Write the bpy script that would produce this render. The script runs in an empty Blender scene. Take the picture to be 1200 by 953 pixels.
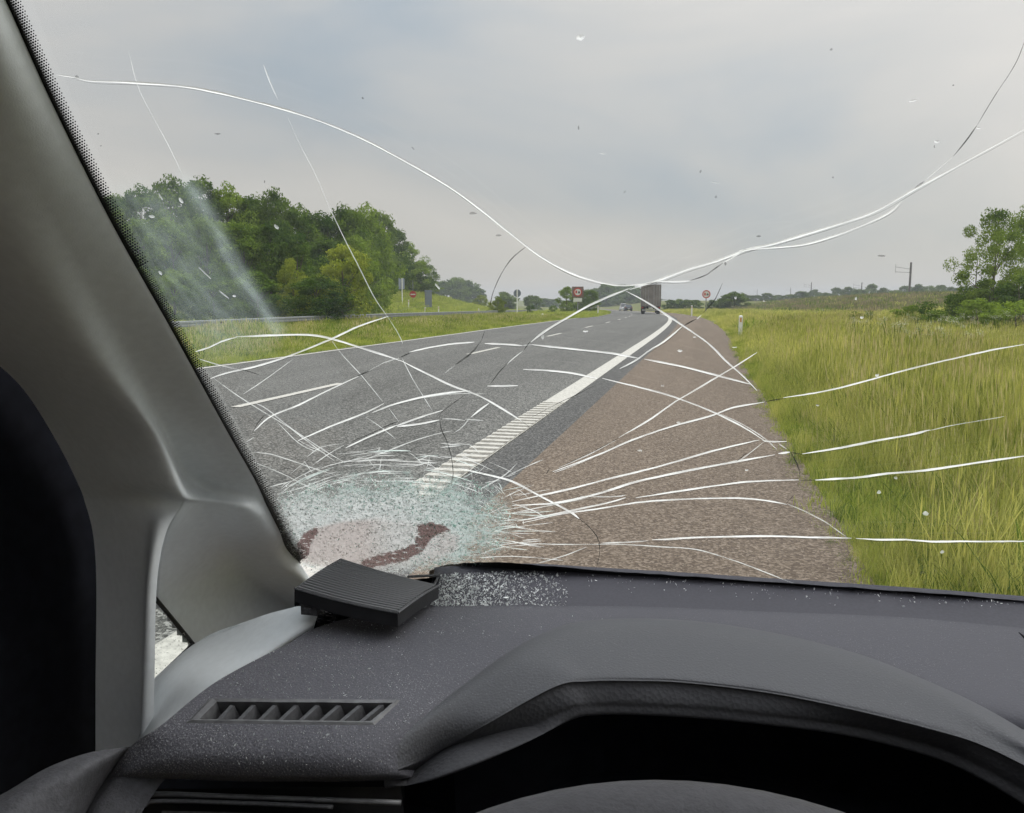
import bpy, bmesh, math, random
import numpy as np
from mathutils import Vector, Matrix

random.seed(7)
RNG = np.random.default_rng(7)
sc = bpy.context.scene
COL = sc.collection

# ------------------------------------------------------------------ camera
FPX, EYE = 950.0, 1.35
PITCH = math.atan(124.5 / FPX)
YAW = math.radians(13.3854465)
cam_d = bpy.data.cameras.new("camera")
cam_d.sensor_width = 36.0
cam_d.lens = 36.0 * FPX / 1200.0
cam_d.clip_start = 0.02
cam_d.clip_end = 6000.0
cam = bpy.data.objects.new("camera", cam_d)
cam.location = (0, 0, EYE)
cam.rotation_euler = (math.pi / 2 - PITCH, 0, YAW)
COL.objects.link(cam)
sc.camera = cam

# ------------------------------------------------------------------ world, sun, exposure
SUN_EL, SUN_AZ = math.radians(47), math.radians(65)   # azimuth measured clockwise from +Y
w = bpy.data.worlds.new("World")
sc.world = w
w.use_nodes = True
nt = w.node_tree
N, L = nt.nodes, nt.links
for n in list(N):
    N.remove(n)
out = N.new('ShaderNodeOutputWorld')
bg = N.new('ShaderNodeBackground')
bg.inputs['Strength'].default_value = 0.13
sky = N.new('ShaderNodeTexSky')
sky.sky_type = 'NISHITA'
sky.sun_disc = False
sky.sun_elevation = SUN_EL
sky.sun_rotation = SUN_AZ
tc = N.new('ShaderNodeTexCoord')
sep = N.new('ShaderNodeSeparateXYZ')
L.new(tc.outputs['Generated'], sep.inputs[0])
mp = N.new('ShaderNodeMapping')
mp.inputs['Scale'].default_value = (1.0, 1.0, 2.6)
mp.inputs['Location'].default_value = (1.181, 0.666, 0.174)
L.new(tc.outputs['Generated'], mp.inputs[0])
nz = N.new('ShaderNodeTexNoise')
nz.inputs['Scale'].default_value = 1.5
nz.inputs['Detail'].default_value = 5.0
nz.inputs['Roughness'].default_value = 0.5
nz.inputs['Distortion'].default_value = 0.4
L.new(mp.outputs[0], nz.inputs['Vector'])
ramp = N.new('ShaderNodeValToRGB')     # cloud tones in the sky's physical units
els = ramp.color_ramp.elements
els[0].position = 0.33; els[0].color = (0.62, 0.70, 0.79, 1)
els[1].position = 0.66; els[1].color = (1.07, 1.02, 0.98, 1)
e = els.new(0.5); e.color = (0.885, 0.875, 0.868, 1)
L.new(nz.outputs['Fac'], ramp.inputs[0])
hz = N.new('ShaderNodeMapRange')       # overcast: brighter overhead than near the horizon
hz.inputs['From Min'].default_value = 0.0
hz.inputs['From Max'].default_value = 1.0
hz.inputs['To Min'].default_value = 0.0
hz.inputs['To Max'].default_value = 1.0
L.new(sep.outputs['Z'], hz.inputs['Value'])
gr = N.new('ShaderNodeValToRGB')
g = gr.color_ramp.elements
g[0].position = 0.0; g[0].color = (0.50, 0.485, 0.46, 1)
g[1].position = 1.0; g[1].color = (1.75, 1.75, 1.78, 1)
e = g.new(0.6); e.color = (1.15, 1.15, 1.16, 1)
e = g.new(0.35); e.color = (0.64, 0.63, 0.62, 1)
L.new(hz.outputs[0], gr.inputs[0])
mul = N.new('ShaderNodeMix'); mul.data_type = 'RGBA'; mul.blend_type = 'MULTIPLY'
mul.inputs[0].default_value = 1.0
L.new(ramp.outputs[0], mul.inputs[6]); L.new(gr.outputs[0], mul.inputs[7])
sc_ = N.new('ShaderNodeVectorMath'); sc_.operation = 'SCALE'
sc_.inputs['Scale'].default_value = 9.3
dt = N.new('ShaderNodeVectorMath'); dt.operation = 'DOT_PRODUCT'      # cloud is brighter towards the veiled sun
dt.inputs[1].default_value = (math.sin(SUN_AZ)*math.cos(SUN_EL), math.cos(SUN_AZ)*math.cos(SUN_EL), math.sin(SUN_EL))
L.new(tc.outputs['Generated'], dt.inputs[0])
gl_ = N.new('ShaderNodeMapRange'); gl_.inputs['From Min'].default_value = 0.1; gl_.inputs['From Max'].default_value = 1.0
gl_.inputs['To Min'].default_value = 9.0; gl_.inputs['To Max'].default_value = 12.0
L.new(dt.outputs['Value'], gl_.inputs['Value']); L.new(gl_.outputs[0], sc_.inputs['Scale'])
L.new(mul.outputs[2], sc_.inputs[0])
mix = N.new('ShaderNodeMix'); mix.data_type = 'RGBA'
mix.inputs[0].default_value = 0.93
L.new(sky.outputs[0], mix.inputs[6]); L.new(sc_.outputs[0], mix.inputs[7])
L.new(mix.outputs[2], bg.inputs['Color'])
L.new(bg.outputs[0], out.inputs['Surface'])

sd = bpy.data.lights.new("sun", 'SUN')
sd.energy = 1.5
sd.angle = math.radians(35)
sd.color = (1.0, 0.96, 0.9)
sun = bpy.data.objects.new("sun", sd)
sun.rotation_euler = (math.pi / 2 - SUN_EL, 0, -SUN_AZ + math.pi)
sun.location = (0, -20, 40)
COL.objects.link(sun)

sc.view_settings.view_transform = 'Standard'
sc.view_settings.look = 'None'
sc.view_settings.exposure = 0.0
sc.view_settings.gamma = 1.0
sc.render.engine = 'CYCLES'
sc.cycles.use_denoising = True
sc.cycles.max_bounces = 8
sc.cycles.diffuse_bounces = 3
sc.cycles.glossy_bounces = 3
sc.cycles.transmission_bounces = 4
sc.cycles.transparent_max_bounces = 24
sc.cycles.volume_bounces = 0
sc.cycles.sample_clamp_indirect = 6.0

# ------------------------------------------------------------------ geometry of the view
def basis():
    c, s = math.cos(YAW), math.sin(YAW)
    F = np.array([-s * math.cos(PITCH), c * math.cos(PITCH), -math.sin(PITCH)])
    R = np.array([c, s, 0.0])
    return F, R, np.cross(R, F)
BF, BR, BU = basis()
CAM = np.array([0, 0, EYE])
def ray(u, v):
    return BF + (u - 600.0) / FPX * BR - (v - 476.5) / FPX * BU
def D(u, v, d):            # point at depth d
    return CAM + ray(u, v) * d
def Z(u, v, z):            # point at a height relative to the eye
    r = ray(u, v); return CAM + r * (z / r[2])
def Xp(u, v, x):
    r = ray(u, v); return CAM + r * (x / r[0])
def Yp(u, v, y):
    r = ray(u, v); return CAM + r * (y / r[1])
def Xd(u, v, x, z0=None):
    return Xp(u, v, x)
RAKE = 0.8
def wsF(P):
    return (P[1] - (0.997 - 0.062 * (P[0] - 0.38) ** 2)) * RAKE + (P[2] - EYE + 0.34)
def W(u, v, off=0.0):      # point on the windscreen's inner face, off metres towards the eye
    r = ray(u, v); lo, hi = 0.02, 3.0
    for _ in range(36):
        m = (lo + hi) / 2
        if wsF(CAM + r * m) < 0: lo = m
        else: hi = m
    t = lo - off / np.linalg.norm(r)
    return CAM + r * t

# ------------------------------------------------------------------ object helpers
def link(o, parent=None):
    COL.objects.link(o)
    if parent is not None:
        o.parent = parent
    return o
def props(o, label=None, cat=None, group=None, kind=None):
    if label: o['label'] = label
    if cat: o['category'] = cat
    if group: o['group'] = group
    if kind: o['kind'] = kind
    return o
def empty(name, loc, rz=0.0, **k):
    o = bpy.data.objects.new(name, None)
    o.empty_display_size = 0.2
    o.location = loc
    o.rotation_euler = (0, 0, rz)
    link(o)
    return props(o, **k)
def mesh_of(name, verts, faces, mat, smooth=False):
    me = bpy.data.meshes.new(name)
    me.from_pydata([tuple(map(float, p)) for p in verts], [], [tuple(f) for f in faces])
    if mat: me.materials.append(mat)
    if smooth:
        me.polygons.foreach_set('use_smooth', [True] * len(me.polygons))
    me.update()
    return me
def obj(name, verts, faces, mat, parent=None, smooth=False):
    return link(bpy.data.objects.new(name, mesh_of(name, verts, faces, mat, smooth)), parent)
def fast_mesh(name, V, F, mat, smooth=False):     # numpy quads or tris
    me = bpy.data.meshes.new(name)
    V = np.asarray(V, dtype=np.float32); F = np.asarray(F, dtype=np.int32)
    k = F.shape[1]
    me.vertices.add(len(V)); me.vertices.foreach_set('co', V.ravel())
    me.loops.add(F.size); me.loops.foreach_set('vertex_index', F.ravel())
    me.polygons.add(len(F))
    me.polygons.foreach_set('loop_start', np.arange(0, F.size, k, dtype=np.int32))
    me.polygons.foreach_set('loop_total', np.full(len(F), k, dtype=np.int32))
    if smooth: me.polygons.foreach_set('use_smooth', [True] * len(F))
    me.update(calc_edges=True)
    me.validate()
    if mat: me.materials.append(mat)
    return me
class MB:
    """collects boxes, tubes and prisms into one mesh"""
    def __init__(s): s.v = []; s.f = []
    def add(s, verts, faces):
        b = len(s.v); s.v += [tuple(map(float, p)) for p in verts]; s.f += [tuple(b + i for i in f) for f in faces]
    def box(s, lo, hi):
        (a, b, c), (d, e, f) = lo, hi
        s.add([(a,b,c),(d,b,c),(d,e,c),(a,e,c),(a,b,f),(d,b,f),(d,e,f),(a,e,f)],
              [(0,3,2,1),(4,5,6,7),(0,1,5,4),(1,2,6,5),(2,3,7,6),(3,0,4,7)])
    def tube(s, pts, rad, n=6, cap=True):
        pts = [np.array(p, float) for p in pts]
        if np.isscalar(rad): rad = [rad] * len(pts)
        rings = []
        for i, p in enumerate(pts):
            t = pts[min(i + 1, len(pts) - 1)] - pts[max(i - 1, 0)]
            t = t / (np.linalg.norm(t) + 1e-9)
            a = np.cross(t, [0, 0, 1.0])
            if np.linalg.norm(a) < 1e-3: a = np.cross(t, [0, 1.0, 0])
            a /= np.linalg.norm(a); b = np.cross(t, a)
            rings.append([p + rad[i] * (a * math.cos(2*math.pi*k/n) + b * math.sin(2*math.pi*k/n)) for k in range(n)])
        V = [q for r in rings for q in r]; F = []
        for i in range(len(pts) - 1):
            for k in range(n):
                F.append((i*n+k, i*n+(k+1)%n, (i+1)*n+(k+1)%n, (i+1)*n+k))
        if cap:
            F.append(tuple(range(n))[::-1]); F.append(tuple((len(pts)-1)*n + k for k in range(n)))
        s.add(V, F)
    def disc(s, c, r, ax, th, n=24):     # a short cylinder along axis ax ('y' or 'x')
        c = np.array(c, float); V = []
        for e in (-th/2, th/2):
            for k in range(n):
                a = 2*math.pi*k/n
                V.append(c + (np.array([r*math.cos(a), e, r*math.sin(a)]) if ax == 'y' else np.array([e, r*math.cos(a), r*math.sin(a)])))
        F = [tuple(range(n)), tuple(range(2*n-1, n-1, -1))] + [(k, n+k, n+(k+1)%n, (k+1)%n) for k in range(n)]
        s.add(V, F)
    def make(s, name, mat, parent=None, smooth=False):
        return obj(name, s.v, s.f, mat, parent, smooth)

def cr(P, n):
    """Catmull-Rom through P (k x m array) sampled at n points"""
    P = np.asarray(P, float); k = len(P)
    if k == 2:
        t = np.linspace(0, 1, n)[:, None]; return P[0] * (1 - t) + P[1] * t
    Q = np.concatenate([[2 * P[0] - P[1]], P, [2 * P[-1] - P[-2]]])
    t = np.linspace(0, k - 1, n); i = np.minimum(t.astype(int), k - 2); f = (t - i)
    sh = (-1,) + (1,) * (P.ndim - 1); f = f.reshape(sh)
    a, b, c, d = Q[i], Q[i+1], Q[i+2], Q[i+3]
    return 0.5 * (2*b + (c - a)*f + (2*a - 5*b + 4*c - d)*f*f + (3*b - a - 3*c + d)*f*f*f)
def patch(grid, nr, nc):
    G = np.array(grid, float)               # R x C x 3
    A = cr(G, nr)                           # rows refined
    B = cr(np.swapaxes(A, 0, 1), nc)        # columns refined
    B = np.swapaxes(B, 0, 1)
    V = B.reshape(-1, 3)
    F = [(r*nc+c, r*nc+c+1, (r+1)*nc+c+1, (r+1)*nc+c) for r in range(nr-1) for c in range(nc-1)]
    return V, F
def patch_obj(name, grid, nr, nc, mat, parent=None, thick=0.0):
    V, F = patch(grid, nr, nc)
    o = obj(name, V, F, mat, parent, True)
    if thick:
        m = o.modifiers.new('thickness', 'SOLIDIFY'); m.thickness = thick; m.offset = -1.0
        n = np.array(o.data.polygons[len(F)//2].normal); c = V[F[len(F)//2][0]]
        if np.dot(n, CAM - c) < 0: o.data.flip_normals()
    return o

# ------------------------------------------------------------------ materials
def mat(name, col, rough=0.6, spec=0.4, var=0.0, vscale=5.0, bump=0.0, bscale=40.0, coords='Object', metal=0.0, col2=None, detail=4.0):
    m = bpy.data.materials.new(name); m.use_nodes = True
    t = m.node_tree; b = t.nodes['Principled BSDF']
    b.inputs['Roughness'].default_value = rough
    b.inputs['Specular IOR Level'].default_value = spec
    b.inputs['Metallic'].default_value = metal
    b.inputs['Base Color'].default_value = (*col, 1)
    tcn = t.nodes.new('ShaderNodeTexCoord')
    if var or col2:
        n = t.nodes.new('ShaderNodeTexNoise'); n.inputs['Scale'].default_value = vscale; n.inputs['Detail'].default_value = detail
        t.links.new(tcn.outputs[coords], n.inputs['Vector'])
        r = t.nodes.new('ShaderNodeValToRGB')
        c2 = col2 or tuple(min(1, c * (1 + var)) for c in col)
        c1 = col if col2 else tuple(c * (1 - var) for c in col)
        r.color_ramp.elements[0].position = 0.35; r.color_ramp.elements[0].color = (*c1, 1)
        r.color_ramp.elements[1].position = 0.65; r.color_ramp.elements[1].color = (*c2, 1)
        t.links.new(n.outputs['Fac'], r.inputs[0]); t.links.new(r.outputs[0], b.inputs['Base Color'])
    if bump:
        n = t.nodes.new('ShaderNodeTexNoise'); n.inputs['Scale'].default_value = bscale; n.inputs['Detail'].default_value = 3
        t.links.new(tcn.outputs[coords], n.inputs['Vector'])
        bp = t.nodes.new('ShaderNodeBump'); bp.inputs['Strength'].default_value = bump; bp.inputs['Distance'].default_value = 1.0 / bscale
        t.links.new(n.outputs['Fac'], bp.inputs['Height']); t.links.new(bp.outputs[0], b.inputs['Normal'])
    return m

def asphalt(name, dark, light, chip, big=(0.9, 1.1)):
    m = bpy.data.materials.new(name); m.use_nodes = True
    t = m.node_tree; b = t.nodes['Principled BSDF']; nd, lk = t.nodes, t.links
    b.inputs['Roughness'].default_value = 0.85; b.inputs['Specular IOR Level'].default_value = 0.3
    g = nd.new('ShaderNodeNewGeometry')
    vo = nd.new('ShaderNodeTexVoronoi'); vo.inputs['Scale'].default_value = 70
    lk.new(g.outputs['Position'], vo.inputs['Vector'])
    r = nd.new('ShaderNodeValToRGB'); e = r.color_ramp.elements
    e[0].position = 0.0; e[0].color = (*dark, 1); e[1].position = 1.0; e[1].color = (*chip, 1)
    k = e.new(0.55); k.color = (*light, 1)
    sp = nd.new('ShaderNodeSeparateColor'); lk.new(vo.outputs['Color'], sp.inputs[0]); lk.new(sp.outputs[0], r.inputs[0])
    n = nd.new('ShaderNodeTexNoise'); n.inputs['Scale'].default_value = 0.9; n.inputs['Detail'].default_value = 8; n.inputs['Roughness'].default_value = 0.65
    mpn = nd.new('ShaderNodeMapping'); mpn.inputs['Scale'].default_value = (1.0, 0.16, 1.0)
    lk.new(g.outputs['Position'], mpn.inputs[0]); lk.new(mpn.outputs[0], n.inputs['Vector'])
    mr = nd.new('ShaderNodeMapRange'); mr.inputs['From Min'].default_value = 0.36; mr.inputs['From Max'].default_value = 0.64
    mr.inputs['To Min'].default_value = big[0]; mr.inputs['To Max'].default_value = big[1]
    n3 = nd.new('ShaderNodeTexNoise'); n3.inputs['Scale'].default_value = 1.1; n3.inputs['Detail'].default_value = 3
    mp3 = nd.new('ShaderNodeMapping'); mp3.inputs['Scale'].default_value = (1.0, 0.012, 1.0)
    lk.new(g.outputs['Position'], mp3.inputs[0]); lk.new(mp3.outputs[0], n3.inputs['Vector'])
    av = nd.new('ShaderNodeMath'); av.operation = 'MULTIPLY_ADD'; av.inputs[1].default_value = 0.5
    h3_ = nd.new('ShaderNodeMath'); h3_.operation = 'MULTIPLY'; h3_.inputs[1].default_value = 0.5; lk.new(n3.outputs['Fac'], h3_.inputs[0])
    lk.new(n.outputs['Fac'], av.inputs[0]); lk.new(h3_.outputs[0], av.inputs[2]); lk.new(av.outputs[0], mr.inputs[0])
    vm = nd.new('ShaderNodeVectorMath'); vm.operation = 'SCALE'
    lk.new(r.outputs[0], vm.inputs[0]); lk.new(mr.outputs[0], vm.inputs['Scale'])
    lk.new(vm.outputs[0], b.inputs['Base Color'])
    bp = nd.new('ShaderNodeBump'); bp.inputs['Strength'].default_value = 0.6; bp.inputs['Distance'].default_value = 0.006
    lk.new(vo.outputs['Distance'], bp.inputs['Height']); lk.new(bp.outputs[0], b.inputs['Normal'])
    return m

def leafy(name, c1, c2, trans=0.35, scale=0.5):
    """leaf or blade: colour varies per instance and over the place"""
    m = bpy.data.materials.new(name); m.use_nodes = True
    t = m.node_tree; nd, lk = t.nodes, t.links
    for n in list(nd): nd.remove(n)
    o = nd.new('ShaderNodeOutputMaterial')
    g = nd.new('ShaderNodeNewGeometry'); oi = nd.new('ShaderNodeObjectInfo')
    n = nd.new('ShaderNodeTexNoise'); n.inputs['Scale'].default_value = scale; n.inputs['Detail'].default_value = 3
    lk.new(g.outputs['Position'], n.inputs['Vector'])
    a = nd.new('ShaderNodeMath'); a.operation = 'MULTIPLY_ADD'
    lk.new(oi.outputs['Random'], a.inputs[0]); a.inputs[1].default_value = 0.5
    s = nd.new('ShaderNodeMath'); s.operation = 'MULTIPLY_ADD'; lk.new(n.outputs['Fac'], s.inputs[0]); s.inputs[1].default_value = 1.7; s.inputs[2].default_value = -0.6
    lk.new(s.outputs[0], a.inputs[2])
    r2 = nd.new('ShaderNodeMath'); r2.operation = 'MULTIPLY_ADD'
    lk.new(g.outputs['Random Per Island'], r2.inputs[0]); r2.inputs[1].default_value = 0.45; lk.new(a.outputs[0], r2.inputs[2])
    f2 = nd.new('ShaderNodeMath'); f2.operation = 'SUBTRACT'; f2.use_clamp = True; lk.new(r2.outputs[0], f2.inputs[0]); f2.inputs[1].default_value = 0.25
    mx = nd.new('ShaderNodeMix'); mx.data_type = 'RGBA'; mx.inputs[6].default_value = (*c1, 1); mx.inputs[7].default_value = (*c2, 1)
    lk.new(f2.outputs[0], mx.inputs[0])
    d = nd.new('ShaderNodeBsdfDiffuse'); tr = nd.new('ShaderNodeBsdfTranslucent'); ms = nd.new('ShaderNodeMixShader')
    lk.new(mx.outputs[2], d.inputs[0]); lk.new(mx.outputs[2], tr.inputs[0])
    ms.inputs[0].default_value = trans
    lk.new(d.outputs[0], ms.inputs[1]); lk.new(tr.outputs[0], ms.inputs[2]); lk.new(ms.outputs[0], o.inputs[0])
    return m

M = {}
M['asphalt'] = asphalt('asphalt', (0.045, 0.045, 0.042), (0.105, 0.103, 0.094), (0.30, 0.295, 0.275), (0.8, 1.18))
M['joint'] = asphalt('asphalt_darker', (0.045, 0.045, 0.045), (0.085, 0.083, 0.078), (0.2, 0.195, 0.185), (0.85, 1.15))
M['shoulder'] = asphalt('red_chip_asphalt', (0.09, 0.066, 0.048), (0.155, 0.118, 0.086), (0.28, 0.225, 0.175), (0.85, 1.12))
M['paint'] = mat('road_paint', (0.55, 0.53, 0.48), 0.7, 0.3, var=0.18, vscale=30, bump=0.3, bscale=90, coords='Object', detail=8)
M['soil'] = mat('soil_and_turf', (0.12, 0.14, 0.04), 0.95, 0.1, vscale=0.35, col2=(0.2, 0.2, 0.075), bump=0.6, bscale=6, detail=9)
M['white_plastic'] = mat('white_plastic', (0.75, 0.75, 0.7), 0.5, 0.4, var=0.08)
M['galv'] = mat('galvanised_steel', (0.24, 0.25, 0.25), 0.5, 0.4, var=0.12, vscale=3, metal=0.3)
M['signred'] = mat('sign_red', (0.5, 0.05, 0.035), 0.45)
M['signwhite'] = mat('sign_white', (0.7, 0.7, 0.66), 0.45)
M['signblack'] = mat('sign_black', (0.02, 0.02, 0.02), 0.45)
M['signbrown'] = mat('sign_backing', (0.2, 0.13, 0.10), 0.6)
M['signgrey'] = mat('sign_back_grey', (0.2, 0.23, 0.27), 0.6, var=0.08, vscale=2)
M['orange'] = mat('reflector_orange', (0.6, 0.3, 0.08), 0.3)
M['bark'] = mat('bark', (0.13, 0.105, 0.08), 0.9, 0.1, var=0.3, vscale=4, bump=0.5, bscale=12)
M['wood'] = mat('mast_wood', (0.12, 0.11, 0.1), 0.9, 0.1, var=0.2, vscale=3)
M['leaf_dark'] = leafy('leaf_dark', (0.038, 0.085, 0.014), (0.19, 0.27, 0.04))
M['leaf_mid'] = leafy('leaf_mid', (0.055, 0.115, 0.018), (0.28, 0.38, 0.05))
M['leaf_light'] = leafy('leaf_light', (0.10, 0.16, 0.02), (0.44, 0.48, 0.06))
M['leaf_tree'] = leafy('leaf_tree', (0.07, 0.13, 0.02), (0.36, 0.46, 0.07))
M['grass'] = leafy('grass_blade', (0.19, 0.245, 0.035), (0.84, 0.79, 0.24), 0.3, 0.35)
M['grass_low'] = leafy('low_grass', (0.24, 0.32, 0.045), (0.58, 0.60, 0.14), 0.3, 0.3)
M['dry_grass'] = leafy('dry_grass', (0.22, 0.18, 0.10), (0.42, 0.35, 0.22), 0.2, 0.1)
M['petal'] = mat('white_petals', (0.6, 0.6, 0.45), 0.8, 0.1)
M['tyre'] = mat('tyre_rubber', (0.02, 0.02, 0.02), 0.8, 0.2, var=0.2)
M['truck'] = mat('truck_box_dark', (0.18, 0.16, 0.14), 0.6, 0.4, var=0.25, vscale=1.2)
M['trucklight'] = mat('truck_trim', (0.28, 0.27, 0.26), 0.5, 0.4, var=0.1)
M['taillight'] = mat('tail_light_red', (0.35, 0.02, 0.015), 0.25)
M['carwhite'] = mat('car_paint_silver', (0.62, 0.64, 0.66), 0.25, 0.6, var=0.02)
M['cardark'] = mat('car_paint_dark', (0.03, 0.035, 0.045), 0.25, 0.6, var=0.05)
M['darkglass'] = mat('car_window', (0.03, 0.035, 0.04), 0.08, 0.6)

# ------------------------------------------------------------------ terrain
def smooth(x, a, b):
    t = np.clip((np.asarray(x, float) - a) / (b - a), 0, 1); return t * t * (3 - 2 * t)
YS = np.concatenate([np.arange(-12, 60, 1.5), np.arange(60, 160, 3), np.arange(160, 420, 8), np.arange(420, 1501, 45)])
def drop_raw(y):
    d = np.maximum(0, y - 35.0); z = 0.0085 * d * d / (d + 25); return np.minimum(z, 1.4 + 0.0 * z)
def shift_raw(y):
    d = np.maximum(0, np.minimum(y, 420) - 28.0); s = -d * d / 1700.0
    return s - np.maximum(0, y - 420) * 0.46
ZB, SH = -drop_raw(YS), shift_raw(YS)
def zroad(y): return np.interp(y, YS, ZB)
def shx(y): return np.interp(y, YS, SH)
def terr(s, y):
    s = np.asarray(s, float); y = np.asarray(y, float)
    z = zroad(y) - 0.004 * 0
    bankL = 3.5 * smooth(-s, 26, 40) * (1 - smooth(y, 98, 190)) * smooth(y, 15, 55)
    bankR = 2.45 * smooth(s, 9, 36) * smooth(y, 60, 130)
    bumps = 0.10 * np.sin(s * 0.9 + y * 0.31) * np.sin(y * 0.53 - s * 0.4) * (smooth(s, 3, 9) + smooth(-s, 25, 32))
    verge = -0.10 * smooth(s, 0.85, 2.2) - 0.10 * smooth(-s, 10.0, 12.0) * (1 - smooth(-s, 17.5, 19))
    return z + bankL + bankR + bumps + verge * (1 - smooth(y, 60, 120))
def terrX(x, y): return float(terr(x - shx(y), y))
SS = np.array(sorted(set([-900, -500, -300, -200, -150, -120, -100, -85, -70] + list(np.arange(-60, -24, 2.0)) +
     [-24.2, -23.6, -20.4, -20.0, -19, -17.5, -16, -14, -12.5, -11.5, -10.6, -10.0, -5.75, -1.3, 0.84, 1.2, 1.7, 2.4, 3.2, 4.2, 5.5, 7] +
     list(np.arange(8.5, 34, 1.7)) + [36, 40, 46, 55, 70, 90, 120, 160, 220, 300, 500, 900])))
gy, gs = np.meshgrid(YS, SS, indexing='ij')
gv = np.stack([gs + shx(gy), gy, terr(gs, gy)], -1).reshape(-1, 3)
nS = len(SS)
r_, c_ = np.meshgrid(np.arange(len(YS) - 1), np.arange(nS - 1), indexing='ij')
i0 = (r_ * nS + c_).ravel()
gf = np.stack([i0, i0 + 1, i0 + nS + 1, i0 + nS], -1)
ground = link(bpy.data.objects.new('ground', fast_mesh('ground', gv, gf, M['soil'], True)))
props(ground, 'grassy earth of the verges and fields beside the motorway', kind='structure')

def ribbon(name, s0, s1, y0, y1, dz, m, parent=None, **k):
    ys = [y0] + [y for y in YS if y0 < y < y1] + [y1]
    V, F = [], []
    for i, y in enumerate(ys):
        x, z = float(shx(y)), float(zroad(y))
        V += [(x + s0, y, z + dz), (x + s1, y, z + dz)]
        if i: F.append((2*i-2, 2*i-1, 2*i+1, 2*i))
    o = obj(name, V, F, m, parent)
    return props(o, **k)
road = ribbon('road', -9.95, -1.32, -12, 420, 0.006, M['asphalt'], kind='structure', label='two lane grey asphalt carriageway curving gently left')
ribbon('hard_shoulder', -1.38, 0.82, -12, 420, 0.012, M['shoulder'], kind='structure', label='reddish brown chip-sealed hard shoulder')
ribbon('far_carriageway', -23.6, -20.4, -12, 200, 0.008, M['asphalt'], kind='structure', label='narrow slip road behind the guard rail')
ribbon('asphalt_strip', -1.76, -1.379, -12, 420, 0.010, M['joint'], kind='structure', label='darker asphalt strip between edge line and shoulder')
edge = ribbon('edge_line', -2.06, -1.78, -12, 420, 0.014, M['paint'], kind='structure', label='broad white profiled edge line')
ribbon('median_edge_line', -9.78, -9.64, -12, 420, 0.014, M['paint'], kind='structure', label='thin white line on the far edge of the carriageway')
for i, y in enumerate(np.arange(-1.33, 300, 10.4)):
    ribbon('lane_dash', -5.82, -5.68, float(y), float(y) + 3.05, 0.014, M['paint'], parent=road)
rb = MB()
rib_me = None
rm = MB(); rm.box((-0.135, -0.045, 0.0), (0.135, 0.045, 0.012))
rib_me = mesh_of('marking_rib', rm.v, rm.f, M['paint'])
for y in np.arange(4.4, 10.6, 0.2):
    o = bpy.data.objects.new('marking_rib', rib_me); link(o, edge)
    o.location = (float(shx(y)) - 1.92, float(y), float(zroad(y)) + 0.0145)
M['ribgap'] = mat('dark_gap_on_line', (0.24, 0.23, 0.21), 0.9, 0.1, var=0.4, vscale=20)
V, F = [], []
for y in np.arange(4.5, 9.9, 0.2):     # darker strips laid between the ribs
    b = len(V); V += [(-2.05, y-.036, .0165), (-1.79, y-.036, .0165), (-1.79, y+.036, .0165), (-2.05, y+.036, .0165)]; F.append((b, b+1, b+2, b+3))
props(obj('dark_rib_gaps', V, F, M['ribgap'], edge), kind='stuff')

# ------------------------------------------------------------------ grass (instanced tufts on numpy points)
def tuft(name, n, rad, h, wd, m, heads=0.0, lean=0.35):
    V, F = [], []
    for i in range(n):
        a = RNG.uniform(0, 2*math.pi); r = rad * math.sqrt(RNG.uniform()); bx, by = r*math.cos(a), r*math.sin(a)
        hh = h * RNG.uniform(0.5, 1.15); la = RNG.uniform(0, 2*math.pi); l = lean * RNG.uniform(0.2, 1.3) * hh
        fa = RNG.uniform(0, math.pi); ww = wd * RNG.uniform(0.6, 1.3); dx, dy = math.cos(fa)*ww/2, math.sin(fa)*ww/2
        b = len(V)
        for t, k in ((0, 1.0), (0.45, 0.9), (0.8, 0.55)):
            ox, oy = math.cos(la)*l*t*t, math.sin(la)*l*t*t
            V += [(bx+ox-dx*k, by+oy-dy*k, hh*t), (bx+ox+dx*k, by+oy+dy*k, hh*t)]
        V.append((bx+math.cos(la)*l, by+math.sin(la)*l, hh*0.97))
        F += [(b, b+1, b+3, b+2), (b+2, b+3, b+5, b+4), (b+4, b+5, b+6)]
        if RNG.uniform() < heads:
            c = np.array([bx+math.cos(la)*l*0.95, by+math.sin(la)*l*0.95, hh]); q = len(V); e = wd*.75
            V += [c + (-e, 0, 0), c + (e, 0, 0.01), c + (0, 0, 0.075), c + (0, 0, -0.04), c + (0, -e, 0), c + (0, e, .01)]
            F += [(q, q+3, q+1, q+2), (q+4, q+3, q+5, q+2)]
    return bpy.data.objects.new(name, mesh_of(name, V, F, m))
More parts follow.
